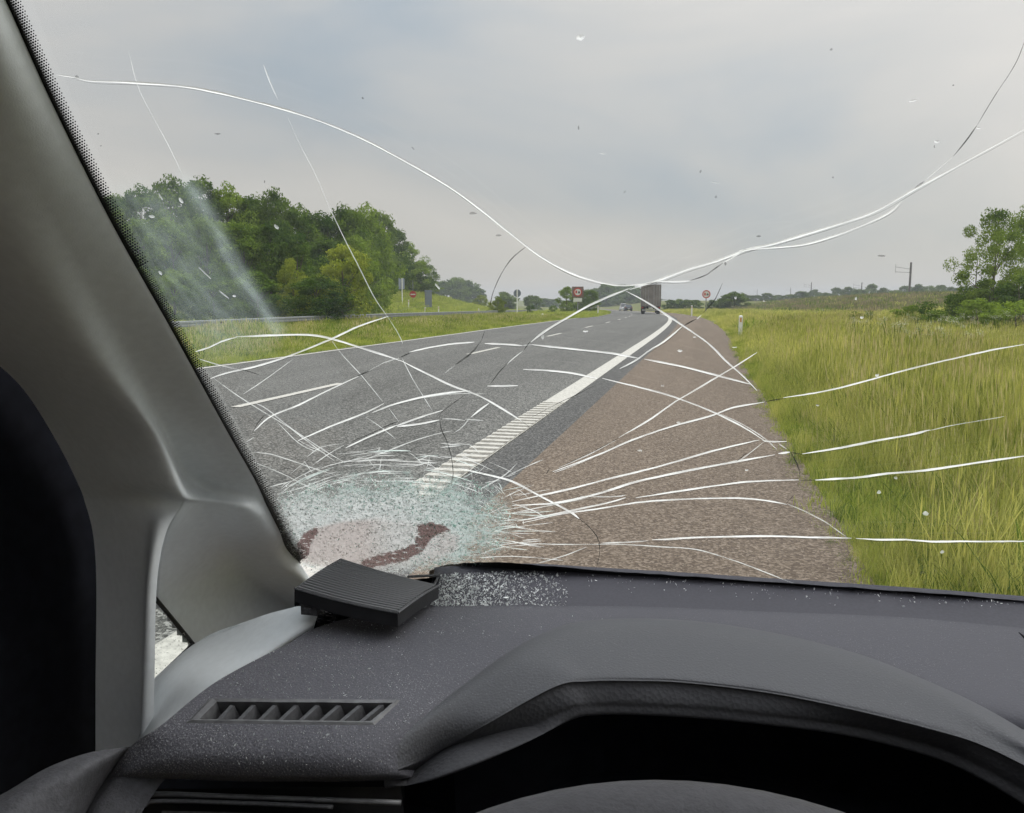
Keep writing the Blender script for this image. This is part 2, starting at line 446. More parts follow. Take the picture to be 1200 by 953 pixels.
def scatter(name, pts, scl, tufts, label=None):
    """one 'stuff' object: a vertex per tuft, instanced by a geometry node tree"""
    me = bpy.data.meshes.new(name); me.vertices.add(len(pts)); me.vertices.foreach_set('co', np.asarray(pts, np.float32).ravel())
    a = me.attributes.new('scl', 'FLOAT', 'POINT'); a.data.foreach_set('value', np.asarray(scl, np.float32))
    a = me.attributes.new('rot', 'FLOAT_VECTOR', 'POINT')
    rot = np.stack([RNG.normal(0, .06, len(pts)), RNG.normal(0, .06, len(pts)), RNG.uniform(0, 6.283, len(pts))], -1)
    a.data.foreach_set('vector', rot.astype(np.float32).ravel())
    a = me.attributes.new('idx', 'INT', 'POINT'); a.data.foreach_set('value', RNG.integers(0, len(tufts), len(pts)).astype(np.int32))
    o = bpy.data.objects.new(name, me); link(o)
    ng = bpy.data.node_groups.new(name, 'GeometryNodeTree')
    ng.interface.new_socket('Geometry', in_out='INPUT', socket_type='NodeSocketGeometry')
    ng.interface.new_socket('Geometry', in_out='OUTPUT', socket_type='NodeSocketGeometry')
    nd, lk = ng.nodes, ng.links
    gi, go = nd.new('NodeGroupInput'), nd.new('NodeGroupOutput')
    gg = nd.new('GeometryNodeGeometryToInstance')
    for t in reversed(tufts):
        ob = nd.new('GeometryNodeObjectInfo'); ob.inputs['Object'].default_value = t; ob.inputs['As Instance'].default_value = True
        lk.new(ob.outputs['Geometry'], gg.inputs[0])
    def attr(nm, ty):
        x = nd.new('GeometryNodeInputNamedAttribute'); x.data_type = ty; x.inputs[0].default_value = nm
        return [s for s in x.outputs if s.enabled and s.name == 'Attribute'][0]
    m2p = nd.new('GeometryNodeMeshToPoints')
    ip = nd.new('GeometryNodeInstanceOnPoints')
    # join the choices as instances, pick by index
    jn = nd.new('GeometryNodeJoinGeometry')
    for l in list(gg.inputs[0].links): lk.remove(l)
    nd.remove(gg)
    for x in [q for q in nd if q.bl_idname == 'GeometryNodeObjectInfo']:
        lk.new(x.outputs['Geometry'], jn.inputs[0])
    lk.new(gi.outputs[0], m2p.inputs[0]); lk.new(m2p.outputs[0], ip.inputs['Points']); lk.new(jn.outputs[0], ip.inputs['Instance'])
    ip.inputs['Pick Instance'].default_value = True
    lk.new(attr('idx', 'INT'), ip.inputs['Instance Index'])
    lk.new(attr('rot', 'FLOAT_VECTOR'), ip.inputs['Rotation'])
    lk.new(attr('scl', 'FLOAT'), ip.inputs['Scale'])
    lk.new(ip.outputs[0], go.inputs[0])
    o.modifiers.new('scatter', 'NODES').node_group = ng
    return props(o, label, kind='stuff')
M['straw'] = leafy('straw_blade', (0.40, 0.34, 0.14), (0.85, 0.76, 0.40), 0.3, 0.6)
def patchy(s, y): return 0.82 + 0.28*np.sin(s*1.7 + 2*np.sin(y*.6))*np.sin(y*.8 + s*.5) + 0.12*np.sin(s*4.1 + y*2.3)
def field(n, s0, s1, y0, y1, p=1.0):
    s = RNG.uniform(s0, s1, n); y = y0 + (y1 - y0) * RNG.uniform(0, 1, n) ** p
    return s, y
def pts_of(s, y): return np.stack([s + shx(y), y, terr(s, y) - 0.01], -1)
def inview(P, m=60):
    q = P - CAM; d = q @ BF; u = 600 + FPX * (q @ BR) / d; return (d > 0.5) & (u > -m) & (u < 1200 + m)
tn = [tuft('grass_tuft', 58, 0.17, 0.50, 0.0046, M['grass'], 0.25, .45) for _ in range(6)]
tm = [tuft('grass_tuft', 64, 0.34, 0.50, 0.0085, M['grass'], 0.2, .45) for _ in range(6)]
tn += [tuft('straw_tuft', 18, 0.2, 0.60, 0.004, M['straw'], 0.9, .2), tuft('grass_tuft', 50, 0.2, 0.34, 0.009, M['leaf_mid'], 0.0, .6)]
tm += [tuft('straw_tuft', 26, 0.36, 0.60, 0.006, M['straw'], 0.8, .2), tuft('grass_tuft', 55, 0.36, 0.40, 0.016, M['leaf_mid'], 0.0, .6)]
tf = [tuft('grass_tuft', 70, 1.0, 0.50, 0.03, M['grass'], 0.1) for _ in range(3)]
tl = [tuft('grass_tuft', 60, 0.45, 0.22, 0.012, M['grass_low'], 0.1) for _ in range(4)]
tlf = [tuft('grass_tuft', 80, 1.2, 0.26, 0.035, M['grass_low'], 0.0) for _ in range(3)]
td = [tuft('grass_tuft', 70, 1.2, 0.6, 0.045, M['dry_grass'], 0.1) for _ in range(3)] + [tuft('grass_tuft', 60, 1.2, 0.55, 0.05, M['grass'], 0.1), tuft('grass_tuft', 60, 1.0, 0.7, 0.06, M['leaf_mid'], 0.0)]
# right verge near
s, y = field(9000, 0.8, 9.5, 3.4, 15.5, 1.2); ok = ~((s < 1.6) & (y < 3.6)); s, y = s[ok], y[ok]
P = pts_of(s, y); ok = inview(P); 
sc1 = (0.18 + 0.82 * smooth(s + RNG.normal(0, .25, len(s)), 0.8, 2.0)) * RNG.uniform(0.7, 1.3, len(s)) * patchy(s, y) * 1.1
scatter('verge_grass', P[ok], sc1[ok], tn, 'tall green and straw coloured grass beside the shoulder')
s, y = field(22000, 0.85, 34, 14, 52, 1.25); P = pts_of(s, y); ok = inview(P)
sc1 = (0.3 + 0.7 * smooth(s + RNG.normal(0, .25, len(s)), 0.9, 2.3)) * RNG.uniform(0.7, 1.3, len(s)) * patchy(s*.6, y*.6) * 1.1
scatter('meadow_grass', P[ok], sc1[ok], tm, 'tall mixed grass of the field right of the road')
s, y = field(16000, 1.2, 80, 48, 170, 1.2); P = pts_of(s, y); dry = (smooth(s, 9, 16) * smooth(y, 78, 96) > 0.5); ok = inview(P) & ~dry
sc1 = RNG.uniform(0.7, 1.3, len(s)) * (0.4 + 0.6 * smooth(s, 1, 4))
scatter('field_grass', P[ok], sc1[ok], tf, 'distant green grass of the right hand field')
ok = inview(P) & dry
scatter('dry_field_grass', P[ok], sc1[ok], td, 'brown dry grass on the rise below the masts')
s, y = field(5200, 0.68, 2.4, 3.4, 26, 1.3); P = pts_of(s, y); ok = inview(P)
sc1 = RNG.uniform(0.25, 0.75, len(s)) * smooth(s + RNG.normal(0, .1, len(s)), 0.6, 1.3)
scatter('edge_grass', P[ok], np.maximum(sc1[ok], .12), tl + [tn[-1]], 'low ragged grass creeping over the edge of the shoulder')
# central reserve and left bank
s, y = field(26000, -19.6, -9.9, 10, 75, 1.3); P = pts_of(s, y); ok = inview(P)
sc1 = RNG.uniform(0.6, 1.4, len(s)) * (0.45 + 0.75 * smooth(-s, 10, 12)) * patchy(s*.5, y*.4)
scatter('median_grass', P[ok], sc1[ok], tl + tl + [tuft('grass_tuft', 60, 0.5, 0.30, 0.016, M['leaf_mid'], 0.0, .6), tuft('straw_tuft', 22, 0.4, 0.30, 0.008, M['straw'], 0.6, .3)], 'mown yellowish grass strip between the road and guard rail')
s1, y1 = field(9000, -19.6, -9.95, 70, 230, 1.2); s2, y2 = field(14000, -60, -23.8, 25, 230, 1.2)
s, y = np.concatenate([s1, s2]), np.concatenate([y1, y2]); P = pts_of(s, y); ok = inview(P)
scatter('bank_grass', P[ok], RNG.uniform(0.6, 1.3, ok.sum()), tlf, 'green grass on the embankment beside the wood')

# darker weeds among the grass
tw = [tuft('weed_tuft', 60, 0.45, 0.62, 0.045, M['leaf_mid'], 0.0, 0.7) for _ in range(3)]
P, S_ = [], []
for _ in range(46):
    cs, cy_ = RNG.uniform(1.8, 30), 7 + 60*RNG.uniform()**1.3
    for k in range(RNG.integers(2, 9)):
        s_, y_ = cs + RNG.normal(0, .7), cy_ + RNG.normal(0, 1.1)
        if s_ > 1.5 and y_ > 5.5: P.append((s_ + float(shx(y_)), y_, float(terr(s_, y_)))); S_.append(RNG.uniform(.6, 1.25))
scatter('weeds', np.array(P), np.array(S_), tw, 'dark green leafy weeds growing in patches of the tall grass')
# cow parsley
def parsley():
    V, F = [], []
    mb = MB()
    for k in range(5):
        a = RNG.uniform(0, 6.28); h = RNG.uniform(0.6, 0.95); t = np.array([0.16*math.cos(a), 0.16*math.sin(a), h]) * (1 if k else 0.9)
        mb.tube([(0,0,0), t*0.5 + (0,0,0.03), t], 0.006, 3, False)
        for j in range(16):
            r, b = 0.08*math.sqrt(RNG.uniform()), RNG.uniform(0, 6.28)
            c = t + (r*math.cos(b), r*math.sin(b), RNG.uniform(-.03, .04)); e = 0.012
            V += [c+(-e,-e,0), c+(e,-e,0.004), c+(e,e,0), c+(-e,e,0.004)]; n = len(V); F.append((n-4, n-3, n-2, n-1))
    me = mesh_of('parsley', mb.v + [tuple(p) for p in V], mb.f + [tuple(i + len(mb.v) for i in f) for f in F], M['leaf_mid'])
    me.materials.append(M['petal'])
    for i in range(len(mb.f), len(me.polygons)): me.polygons[i].material_index = 1
    return bpy.data.objects.new('parsley', me)
ps = [parsley() for _ in range(3)]
P = []
for (u, v, su, sv, n) in [(1085, 395, 26, 10, 16), (1150, 382, 40, 12, 26), (1010, 378, 30, 6, 6), (1180, 372, 25, 9, 18), (1060, 372, 40, 6, 9)]:
    for _ in range(n):
        uu, vv = RNG.normal(u, su), min(max(RNG.normal(v, sv), 362), 415)
        q = Z(uu, vv + 14, -EYE); P.append((q[0], q[1], terrX(q[0], q[1])))
scatter('cow_parsley', np.array(P), RNG.uniform(0.8, 1.3, len(P)), ps, 'white flowering cow parsley in the field near the tree')

# ------------------------------------------------------------------ trees
def crown_points(rng, H, Wd, base, nclump, lump=0.25):
    C = []
    while len(C) < nclump:
        z = rng.uniform(base, 1.0)
        t = (z - base) / (1 - base)
        R = math.sqrt(max(0, 1 - (2*t - 0.85)**2 / 1.33)) * (1 + rng.uniform(-lump, lump))
        a = rng.uniform(0, 2*math.pi); rr = R * math.sqrt(rng.uniform(0.15, 1))
        C.append((rr*math.cos(a)*Wd/2*0.86, rr*math.sin(a)*Wd/2*0.86, z*H*0.95))
    return np.array(C)
def crown_mesh(name, seed, H, Wd, base, nclump, nleaf, leaf, m, crad=(0.35, 0.8), lump=0.25):
    rng = np.random.default_rng(seed)
    C = crown_points(rng, H, Wd, base, nclump, lump)
    cr_ = rng.uniform(*crad, nclump)
    k = rng.integers(0, nclump, nleaf)
    d = rng.normal(size=(nleaf, 3)); d /= np.linalg.norm(d, axis=1)[:, None]
    d[:, 2] *= 0.75
    c = C[k] + d * (cr_[k] * rng.uniform(0.35, 1.12, nleaf) ** 0.6)[:, None]
    c[:, 2] = np.maximum(c[:, 2], 0.05)
    n = d + rng.normal(0, 0.7, (nleaf, 3)) + (0, 0, 0.3); n /= np.linalg.norm(n, axis=1)[:, None]
    a = np.cross(n, rng.normal(size=(nleaf, 3))); a /= np.linalg.norm(a, axis=1)[:, None]; b = np.cross(n, a)
    sz = (leaf * rng.uniform(0.6, 1.3, nleaf))[:, None]
    V = np.stack([c - a*sz, c - b*sz*0.55 + n*sz*0.1, c + a*sz, c + b*sz*0.55 + n*sz*0.1], 1).reshape(-1, 3)
    F = np.arange(nleaf*4).reshape(-1, 4)
    return fast_mesh(name, V, F, m), C
def trunk_mesh(C, H, r, seed, sub=16):
    rng = np.random.default_rng(seed); mb = MB()
    top = np.array([rng.normal(0, .15), rng.normal(0, .15), H*0.85])
    mb.tube([(0,0,-0.3), (0,0,0.15), top*0.35+(.1,0,0), top*0.7, top], [r*1.3, r, r*0.75, r*0.4, r*0.1], 7)
    for c in C[rng.permutation(len(C))[:sub]]:
        z0 = min(c[2]*0.6, H*0.6); st = top * (z0/top[2])
        mid = (st + c)/2 + rng.normal(0, .12, 3) - (0, 0, 0.1)
        mb.tube([st, mid, c], [r*0.35, r*0.2, r*0.06], 4, False)
    return mesh_of('trunk', mb.v, mb.f, M['bark'], True)
KIND = {}
def kind(key, seeds, H, Wd, base, ncl, nl, leaf, m, r, crad=(0.35, 0.8), lump=0.25, sub=16):
    KIND[key] = []
    for s_ in seeds:
        cm, C = crown_mesh('crown', s_, H, Wd, base, ncl, nl, leaf, m, crad, lump)
        KIND[key].append((cm, trunk_mesh(C, H, r, s_, sub), H, Wd))
kind('wood', (1, 2, 3, 4), 8.0, 6.0, 0.10, 95, 13000, 0.115, M['leaf_dark'], 0.16, (0.4, 0.95))
kind('mid', (5, 6, 7), 8.0, 6.0, 0.06, 90, 13000, 0.115, M['leaf_mid'], 0.15, (0.4, 0.9))
kind('light', (8, 9), 5.0, 5.5, 0.02, 60, 11000, 0.09, M['leaf_light'], 0.10, (0.35, 0.75))
kind('shrub', (11, 12, 13), 2.5, 3.4, 0.0, 30, 3500, 0.075, M['leaf_mid'], 0.05, (0.25, 0.5), sub=6)
kind('darkshrub', (14, 15), 2.5, 3.4, 0.0, 30, 3500, 0.075, M['leaf_dark'], 0.05, (0.25, 0.5), sub=6)
kind('far', (16, 17, 18), 8.0, 8.0, 0.0, 55, 6500, 0.26, M['leaf_dark'], 0.2, (0.7, 1.4), sub=4)
kind('airy', (31, 32), 5.6, 5.0, 0.02, 115, 21000, 0.056, M['leaf_tree'], 0.09, (0.24, 0.55), 0.35, sub=30)
TURN = [0]
def tree(key, u, vtop, y, wpx, name, label, cat, group, base_px=None):
    var = KIND[key][TURN[0] % len(KIND[key])]; TURN[0] += 1
    cm, tmh, H, Wd = var
    r = ray(u, 352); x = y * r[0] / r[1]
    d = (np.array([x, y, 0]) - (0, 0, 0)) @ BF
    zb = terrX(x, y) - 0.05
    ztop = EYE + (352 - vtop) * d / FPX
    h = max(ztop - zb, 0.6); wd = wpx * d / FPX
    e_ = empty(name, (x, y, zb), random.uniform(0, 6.28), label=label, cat=cat, group=group)
    e_.scale = (wd/Wd, wd/Wd, h/H)
    link(bpy.data.objects.new('trunk', tmh), e_); link(bpy.data.objects.new('crown', cm), e_)
    return e_
ORD = ['first','second','third','fourth','fifth','sixth','seventh','eighth','ninth','tenth','eleventh','twelfth','thirteenth','fourteenth','fifteenth','sixteenth','seventeenth','eighteenth','nineteenth','twentieth',
       'twenty-first','twenty-second','twenty-third','twenty-fourth','twenty-fifth','twenty-sixth','twenty-seventh','twenty-eighth']
wood_back = [(60, 250, 50), (100, 240, 48), (140, 232, 50), (172, 222, 48), (206, 210, 50), (240, 212, 53), (272, 220, 54), (300, 232, 56), (326, 224, 55), (352, 244, 58), (380, 252, 60),
             (406, 244, 62), (430, 243, 70), (450, 250, 92), (466, 270, 100), (480, 286, 108), (493, 306, 116)]
for i, (u, vt, y) in enumerate(wood_back):
    tree('wood' if i % 3 else 'mid', u, vt, y, 80 if u < 440 else 48, 'tree', f'dark leafy tree, {ORD[i]} from the left along the skyline of the roadside wood', 'tree', 'trees of the roadside wood')
wood_mid = [(90, 290, 42), (130, 275, 42), (165, 262, 43), (205, 258, 44), (245, 256, 45), (285, 262, 46), (318, 262, 47), (350, 275, 48), (385, 280, 52), (415, 278, 58), (442, 284, 90), (462, 298, 98), (482, 312, 108), (497, 326, 118)]
for i, (u, vt, y) in enumerate(wood_mid):
    tree('mid' if i % 2 else 'wood', u, vt, y, 74 if u < 430 else 40, 'tree', f'mid-green tree in the middle row of the wood, {ORD[i]} from the left', 'tree', 'trees of the roadside wood')
for i, (key, u, vt, y, wp, lab) in enumerate([
    ('light', 402, 290, 43, 92, 'bright yellow-green bushy tree at the front of the wood'),
    ('wood', 372, 322, 40.5, 84, 'dark low rounded bush at the foot of the wood by the guard rail'),
    ('light', 345, 305, 43, 50, 'yellowish bush left of the dark rounded bush before the wood'),
    ('mid', 300, 318, 41, 70, 'green bush seen through the smeared glass before the wood'),
    ('wood', 250, 322, 40, 74, 'dark green bush behind the smear near the slip road'),
    ('mid', 205, 318, 39, 70, 'green bush near the pillar with the slip road before it'),
    ('wood', 160, 312, 38, 70, 'bush at the left end of the wood half hidden by the pillar'),
    ('light', 443, 332, 84, 26, 'small light green bush at the right foot of the wood')]):
    tree(key, u, vt, y, wp, 'bush', lab, 'bush', 'bushes at the foot of the wood')
# middle distance, left of the road
for (key, u, vt, y, wp, lab) in [
    ('light', 583, 349, 84, 25, 'small bright green bush alone on the central reserve'),
    ('shrub', 622, 357, 88, 12, 'tiny bush beside the post of the grey backed round sign'),
    ('light', 563, 346, 160, 22, 'pale green bush left of the lone reserve bush'),
    ('far', 592, 343, 190, 34, 'rounded tree behind the lone reserve bush'),
    ('far', 624, 346, 200, 26, 'low tree right of the grey backed round sign'),
    ('mid', 664, 336, 112, 26, 'dark green tree directly left of the red sign by the road'),
    ('wood', 678, 338, 118, 30, 'dark tree directly behind the red ringed sign by the road'),
    ('wood', 692, 340, 124, 26, 'dark tree directly right of the red ringed sign by the road'),
    ('shrub', 648, 358, 100, 14, 'brownish low bush left of the sign thicket')]:
    tree(key, u, vt, y, wp, 'tree' if key in ('far', 'mid', 'wood') else 'bush', lab, 'tree' if key in ('far', 'mid', 'wood') else 'bush', None)
for i, (u, vt) in enumerate([(512, 331), (524, 328), (536, 327), (548, 330), (556, 336)]):
    tree('far', u, vt, 270 + i*6, 36, 'tree', f'bluish far tree on the hillock beyond the grassy bank, {ORD[i]} from the left', 'tree', 'far trees beyond the bank')
for i, (u, vt) in enumerate([(636, 350), (646, 351), (698, 338), (710, 334), (721, 336), (732, 333.5), (744, 338), (754, 342), (765, 350)]):
    tree('far', u, vt, 330 + (i % 3)*14, 36, 'tree', f'hazy blue-grey tree of the wood closing the road ahead, {ORD[i]} from the left', 'tree', 'hazy wood at the road bend')
for i, (u, vt) in enumerate([(786, 352), (796, 351), (806, 351), (815, 352), (836, 352)]):
    tree('far', u, vt, 170 + (i % 2)*14, 22, 'bush', f'green hedge bush between truck and lone shoulder-side tree, {ORD[i]} from the left', 'bush', 'hedge along the shoulder ahead')
tree('far', 860, 342, 150, 36, 'tree', 'dark rounded tree standing right of the round sign ahead', 'tree', None)
tree('far', 847, 350, 152, 24, 'tree', 'low dark tree touching the left of the rounded tree', 'tree', None)
for i in range(24):
    u = 872 + i*13.5; vt = [349, 350, 348, 350, 349, 346, 344, 347, 342, 341, 343, 338, 342, 344, 340, 338, 339, 339, 341, 340, 339, 341, 340, 341][i]
    tree('far', u, vt - 4, 260 + (i*37 % 60), 22, 'tree', f'low far tree of the row on the horizon, {ORD[i]} from the left', 'tree', 'tree row on the right horizon')
# big tree and shrubs on the right
tree('airy', 1160, 247, 40, 96, 'tree', 'loose-crowned green tree standing in the field at right', 'tree', None)
tree('airy', 1208, 238, 42, 92, 'tree', 'brighter leafy tree cut by the right edge of view', 'tree', None)
for i, (key, u, vt, y, wp) in enumerate([('shrub', 1118, 346, 42, 80), ('darkshrub', 1160, 328, 39, 90), ('darkshrub', 1200, 322, 38, 90), ('shrub', 1070, 358, 44, 56), ('shrub', 1150, 352, 34, 90),
    ('shrub', 1195, 350, 32, 90), ('darkshrub', 1012, 364, 38, 44), ('shrub', 1100, 364, 36, 60)]):
    tree(key, u, vt, y, wp, 'shrub', ['pale green shrub left of the right hand tree', 'dark shrub under the right hand tree', 'dark shrub at the right edge of view', 'smallish shrub on the field left of the thicket',
        'green shrub in front of the tree thicket', 'green shrub among cow parsley at right edge', 'low dark shrub alone in the open field', 'low green shrub among the white flowers'][i], 'shrub', 'shrubs round the right hand tree')

# ------------------------------------------------------------------ roadside things
def ground_at(u, v):
    r = ray(u, v); lo, hi = 2.0, 900.0
    for _ in range(60):
        m = (lo + hi) / 2; p = CAM + r * m
        if p[2] > terrX(p[0], p[1]): lo = m
        else: hi = m
    p = CAM + r * lo; return float(p[0]), float(p[1])
def px_at(u, y): r = ray(u, 352); return y * r[0] / r[1]
# marker posts
def marker_post(x, y, h, lab):
    e_ = empty('marker_post', (x, y, terrX(x, y)), 0, label=lab, cat='marker post', group='white marker posts along the road')
    mb = MB()
    hw = 0.07
    mb.add([(-hw,-.035,-.1),(hw,-.035,-.1),(hw*.6,.035,-.1),(-hw*.6,.035,-.1),(-hw,-.035,h-.03),(hw,-.035,h-.03),(hw*.6,.035,h),(-hw*.6,.035,h)],
           [(0,3,2,1),(4,5,6,7),(0,1,5,4),(1,2,6,5),(2,3,7,6),(3,0,4,7)])
    mb.make('post', M['white_plastic'], e_)
    r = MB(); r.box((-.032,-.039,h-.24),(.032,-.0355,h-.08)); r.make('reflector', M['orange'], e_)
marker_post(1.24, 31.0, 0.82, 'white marker post with yellow reflector in the grass beside the shoulder')
marker_post(px_at(811, 83), 83, 1.1, 'small white marker post at the shoulder edge below the right sign')
marker_post(px_at(479, 84), 84, 1.05, 'white marker post between the two left-hand signs')
marker_post(px_at(498, 84), 84, 0.7, 'white marker post before the blue-grey sign')
marker_post(px_at(514, 84), 84, 0.95, 'white marker post right of the blue-grey sign')
marker_post(px_at(701, 96), 96, 1.1, 'white marker post right of the sign thicket')
marker_post(px_at(636, 66), 66, 0.5, 'short white marker post on the reserve under the signs')
marker_post(px_at(561, 96), 96, 0.7, 'short white marker post left of the reserve bush')

def ring(mb, c, r0, r1, y, n=28):
    V = []
    for k in range(n):
        a = 2*math.pi*k/n
        V += [(c[0]+r0*math.cos(a), y, c[2]+r0*math.sin(a)), (c[0]+r1*math.cos(a), y, c[2]+r1*math.sin(a)),
              (c[0]+r0*math.cos(a), y+.012, c[2]+r0*math.sin(a)), (c[0]+r1*math.cos(a), y+.012, c[2]+r1*math.sin(a))]
    F = []
    for k in range(n):
        a, b = 4*k, 4*((k+1) % n)
        F += [(a, a+1, b+1, b), (a+1, a+3, b+3, b+1), (a, b, b+2, a+2)]
    mb.add(V, F)
def round_sign(u, y, vc, dia, lab, backing=False, sub=False, post2=None):
    x = px_at(u, y); zb = terrX(x, y); d = np.array([x, y, 0]) @ BF; zc = EYE + (352 - vc)*d/FPX - zb
    e_ = empty('road_sign', (x, y, zb), 0.05, label=lab, cat='road sign')
    p = MB(); p.tube([(0, .06, -.3), (0, .06, zc)], 0.05, 8); p.make('post', M['galv'], e_)
    if backing:
        q = MB(); q.box((-dia*.68, -.005, zc-dia*.62), (dia*.68, .02, zc+dia*.64)); q.make('backing_board', M['signbrown'], e_)
    q = MB(); q.disc((0, -.025, zc), dia/2, 'y', 0.03); f_ = q.make('face', M['signwhite'], e_)
    q = MB(); ring(q, (0, 0, zc), dia*.38, dia*.505, -.054); q.make('red_ring', M['signred'], e_)
    for (nm, cx, m_) in (('lorry_symbol', -.17*dia, M['signred']), ('car_symbol', .15*dia, M['signblack'])):
        q = MB(); sgn = dia*.11
        q.box((cx-sgn, -.048, zc-dia*.12), (cx+sgn, -.041, zc+dia*(.12 if 'lorry' in nm else .02)))
        q.box((cx-sgn*.7, -.0485, zc+dia*(.12 if 'lorry' in nm else .02)), (cx+sgn*.7, -.0415, zc+dia*(.18 if 'lorry' in nm else .1)))
        q.box((cx-sgn*.9, -.0487, zc-dia*.18), (cx-sgn*.4, -.0417, zc-dia*.11)); q.box((cx+sgn*.4, -.0487, zc-dia*.18), (cx+sgn*.9, -.0417, zc-dia*.11))
        q.make(nm, m_, e_)
    if sub:
        q = MB(); q.box((-dia*.5, -.04, zc-dia*1.12), (dia*.5, -.01, zc-dia*.7)); q.make('sub_plate', M['signwhite'], e_)
round_sign(677, 88, 342.5, 0.92, 'round red-ringed no-overtaking sign with white plate left of the road', True, True)
round_sign(827.5, 100, 345, 0.95, 'round red-ringed no-overtaking sign on a thin post right of the shoulder')
# back of a round sign
x = px_at(606, 88); zb = terrX(x, 88)
e_ = empty('road_sign', (x, 88, zb), .05, label='round sign seen from its grey back on the central reserve', cat='road sign')
p = MB(); p.tube([(0, .0, -.3), (0, .0, 2.9)], 0.07, 8); p.make('post', M['white_plastic'], e_)
q = MB(); q.disc((0, .09, 2.45), .42, 'y', .03); q.make('face', M['signgrey'], e_)
q = MB(); q.box((-.3, .055, 2.3), (.3, .073, 2.34)); q.box((-.3, .055, 2.58), (.3, .073, 2.62)); q.make('bracket', M['galv'], e_)
# no entry sign, big blue-grey board, tall sign edge
x = px_at(484, 95); zb = terrX(x, 95)
e_ = empty('road_sign', (x, 95, zb), .1, label='small red no-entry sign with white bar near the wood', cat='road sign')
p = MB(); p.tube([(0, .05, -.3), (0, .05, 2.6)], 0.035, 6); p.make('post', M['galv'], e_)
zc = EYE + 7*97/FPX - zb
q = MB(); q.disc((0, 0, zc), .42, 'y', .03); q.make('face', M['signred'], e_)
q = MB(); q.box((-.3, -.03, zc-.07), (.3, -.016, zc+.07)); q.make('white_bar', M['signwhite'], e_)
x = px_at(502, 92); zb = terrX(x, 92)
e_ = empty('sign_board', (x, 92, zb), .25, label='upright blue-grey sign board seen from behind near the wood', cat='sign')
q = MB(); q.box((-.42, 0, .35), (.42, .04, 2.35)); q.make('board', M['signgrey'], e_)
for sx in (-.3, .3):
    q = MB(); q.tube([(sx, -.04, -.3), (sx, -.04, 2.3)], .035, 6); q.make('post', M['galv'], e_)
x = px_at(471, 86); zb = terrX(x, 86)
e_ = empty('sign_board', (x, 86, zb), 1.15, label='tall narrow sign board on a pale post seen nearly edge on by the wood', cat='sign')
q = MB(); q.tube([(0, -.05, -.3), (0, -.05, 3.1)], .06, 6); q.make('post', M['white_plastic'], e_)
q = MB(); q.box((-.45, 0, 1.9), (.45, .04, 3.1)); q.make('board', M['signgrey'], e_)

# guard rail
gr_ = empty('guard_rail', (0, 0, 0), label='long grey steel guard rail between grass strip and slip road', cat='guard rail')
prof = [(0, .46), (.04, .48), (.04, .54), (0, .56), (0, .59), (.04, .61), (.04, .67), (0, .69)]
ys = list(np.arange(14, 120, 3.0)); V, F = [], []
for i, y in enumerate(ys):
    for (dx, dz) in prof:
        V.append((float(shx(y)) - 19.6 + dx, y, terrX(float(shx(y)) - 19.6, y) + dz - .14))
    if i:
        n = len(prof)
        for k in range(n-1): F.append(((i-1)*n+k, (i-1)*n+k+1, i*n+k+1, i*n+k))
ro = obj('rail', V, F, M['galv'], gr_); md = ro.modifiers.new('t', 'SOLIDIFY'); md.thickness = .006
pm = MB(); pm.box((-.03, -.05, -.25), (.03, .05, .56)); pmm = mesh_of('rail_post', pm.v, pm.f, M['galv'])
for y in ys:
    o = bpy.data.objects.new('rail_post', pmm); link(o, gr_); xx = float(shx(y)) - 19.68; o.location = (xx, y, terrX(xx, y))

# railway masts
for i, (u, y, lab) in enumerate([(1065, 184, 'tallest railway mast with two arms above the brown rise'), (1009, 330, 'railway mast left of the tallest mast'), (950, 372, 'railway mast standing above the rounded far trees'),
        (926, 560, 'faint railway mast near the middle of the horizon row'), (887, 700, 'most distant railway mast near the round sign'), (1142, 128, 'mast with arms half hidden by the right hand tree')]):
    x = px_at(u, y); zb = terrX(x, y); top = {1009: 8.0, 950: 9.0, 926: 9.5, 887: 10.2}.get(u, 9.1) 
    e_ = empty('railway_mast', (x, y, zb), 0, label=lab, cat='mast', group='railway masts beyond the field')
    k = 1.0 if i != 5 else .35
    top = top - zb if i != 5 else 5.2
    q = MB(); q.tube([(0, 0, -.5), (0, 0, top)], [.26*k if i else .24, .17*k if i else .2], 6); q.make('pole', M['wood'], e_)
    q = MB(); q.tube([(0, 0, top-1.4), (-2.9, 0, top-.9)], .035, 4); q.tube([(0, 0, top-2.1), (-2.9, 0, top-1.9)], .035, 4); q.tube([(-2.9, 0, top-2.1), (-2.9, 0, top-.3)], .03, 4); q.make('arm', M['wood'], e_)

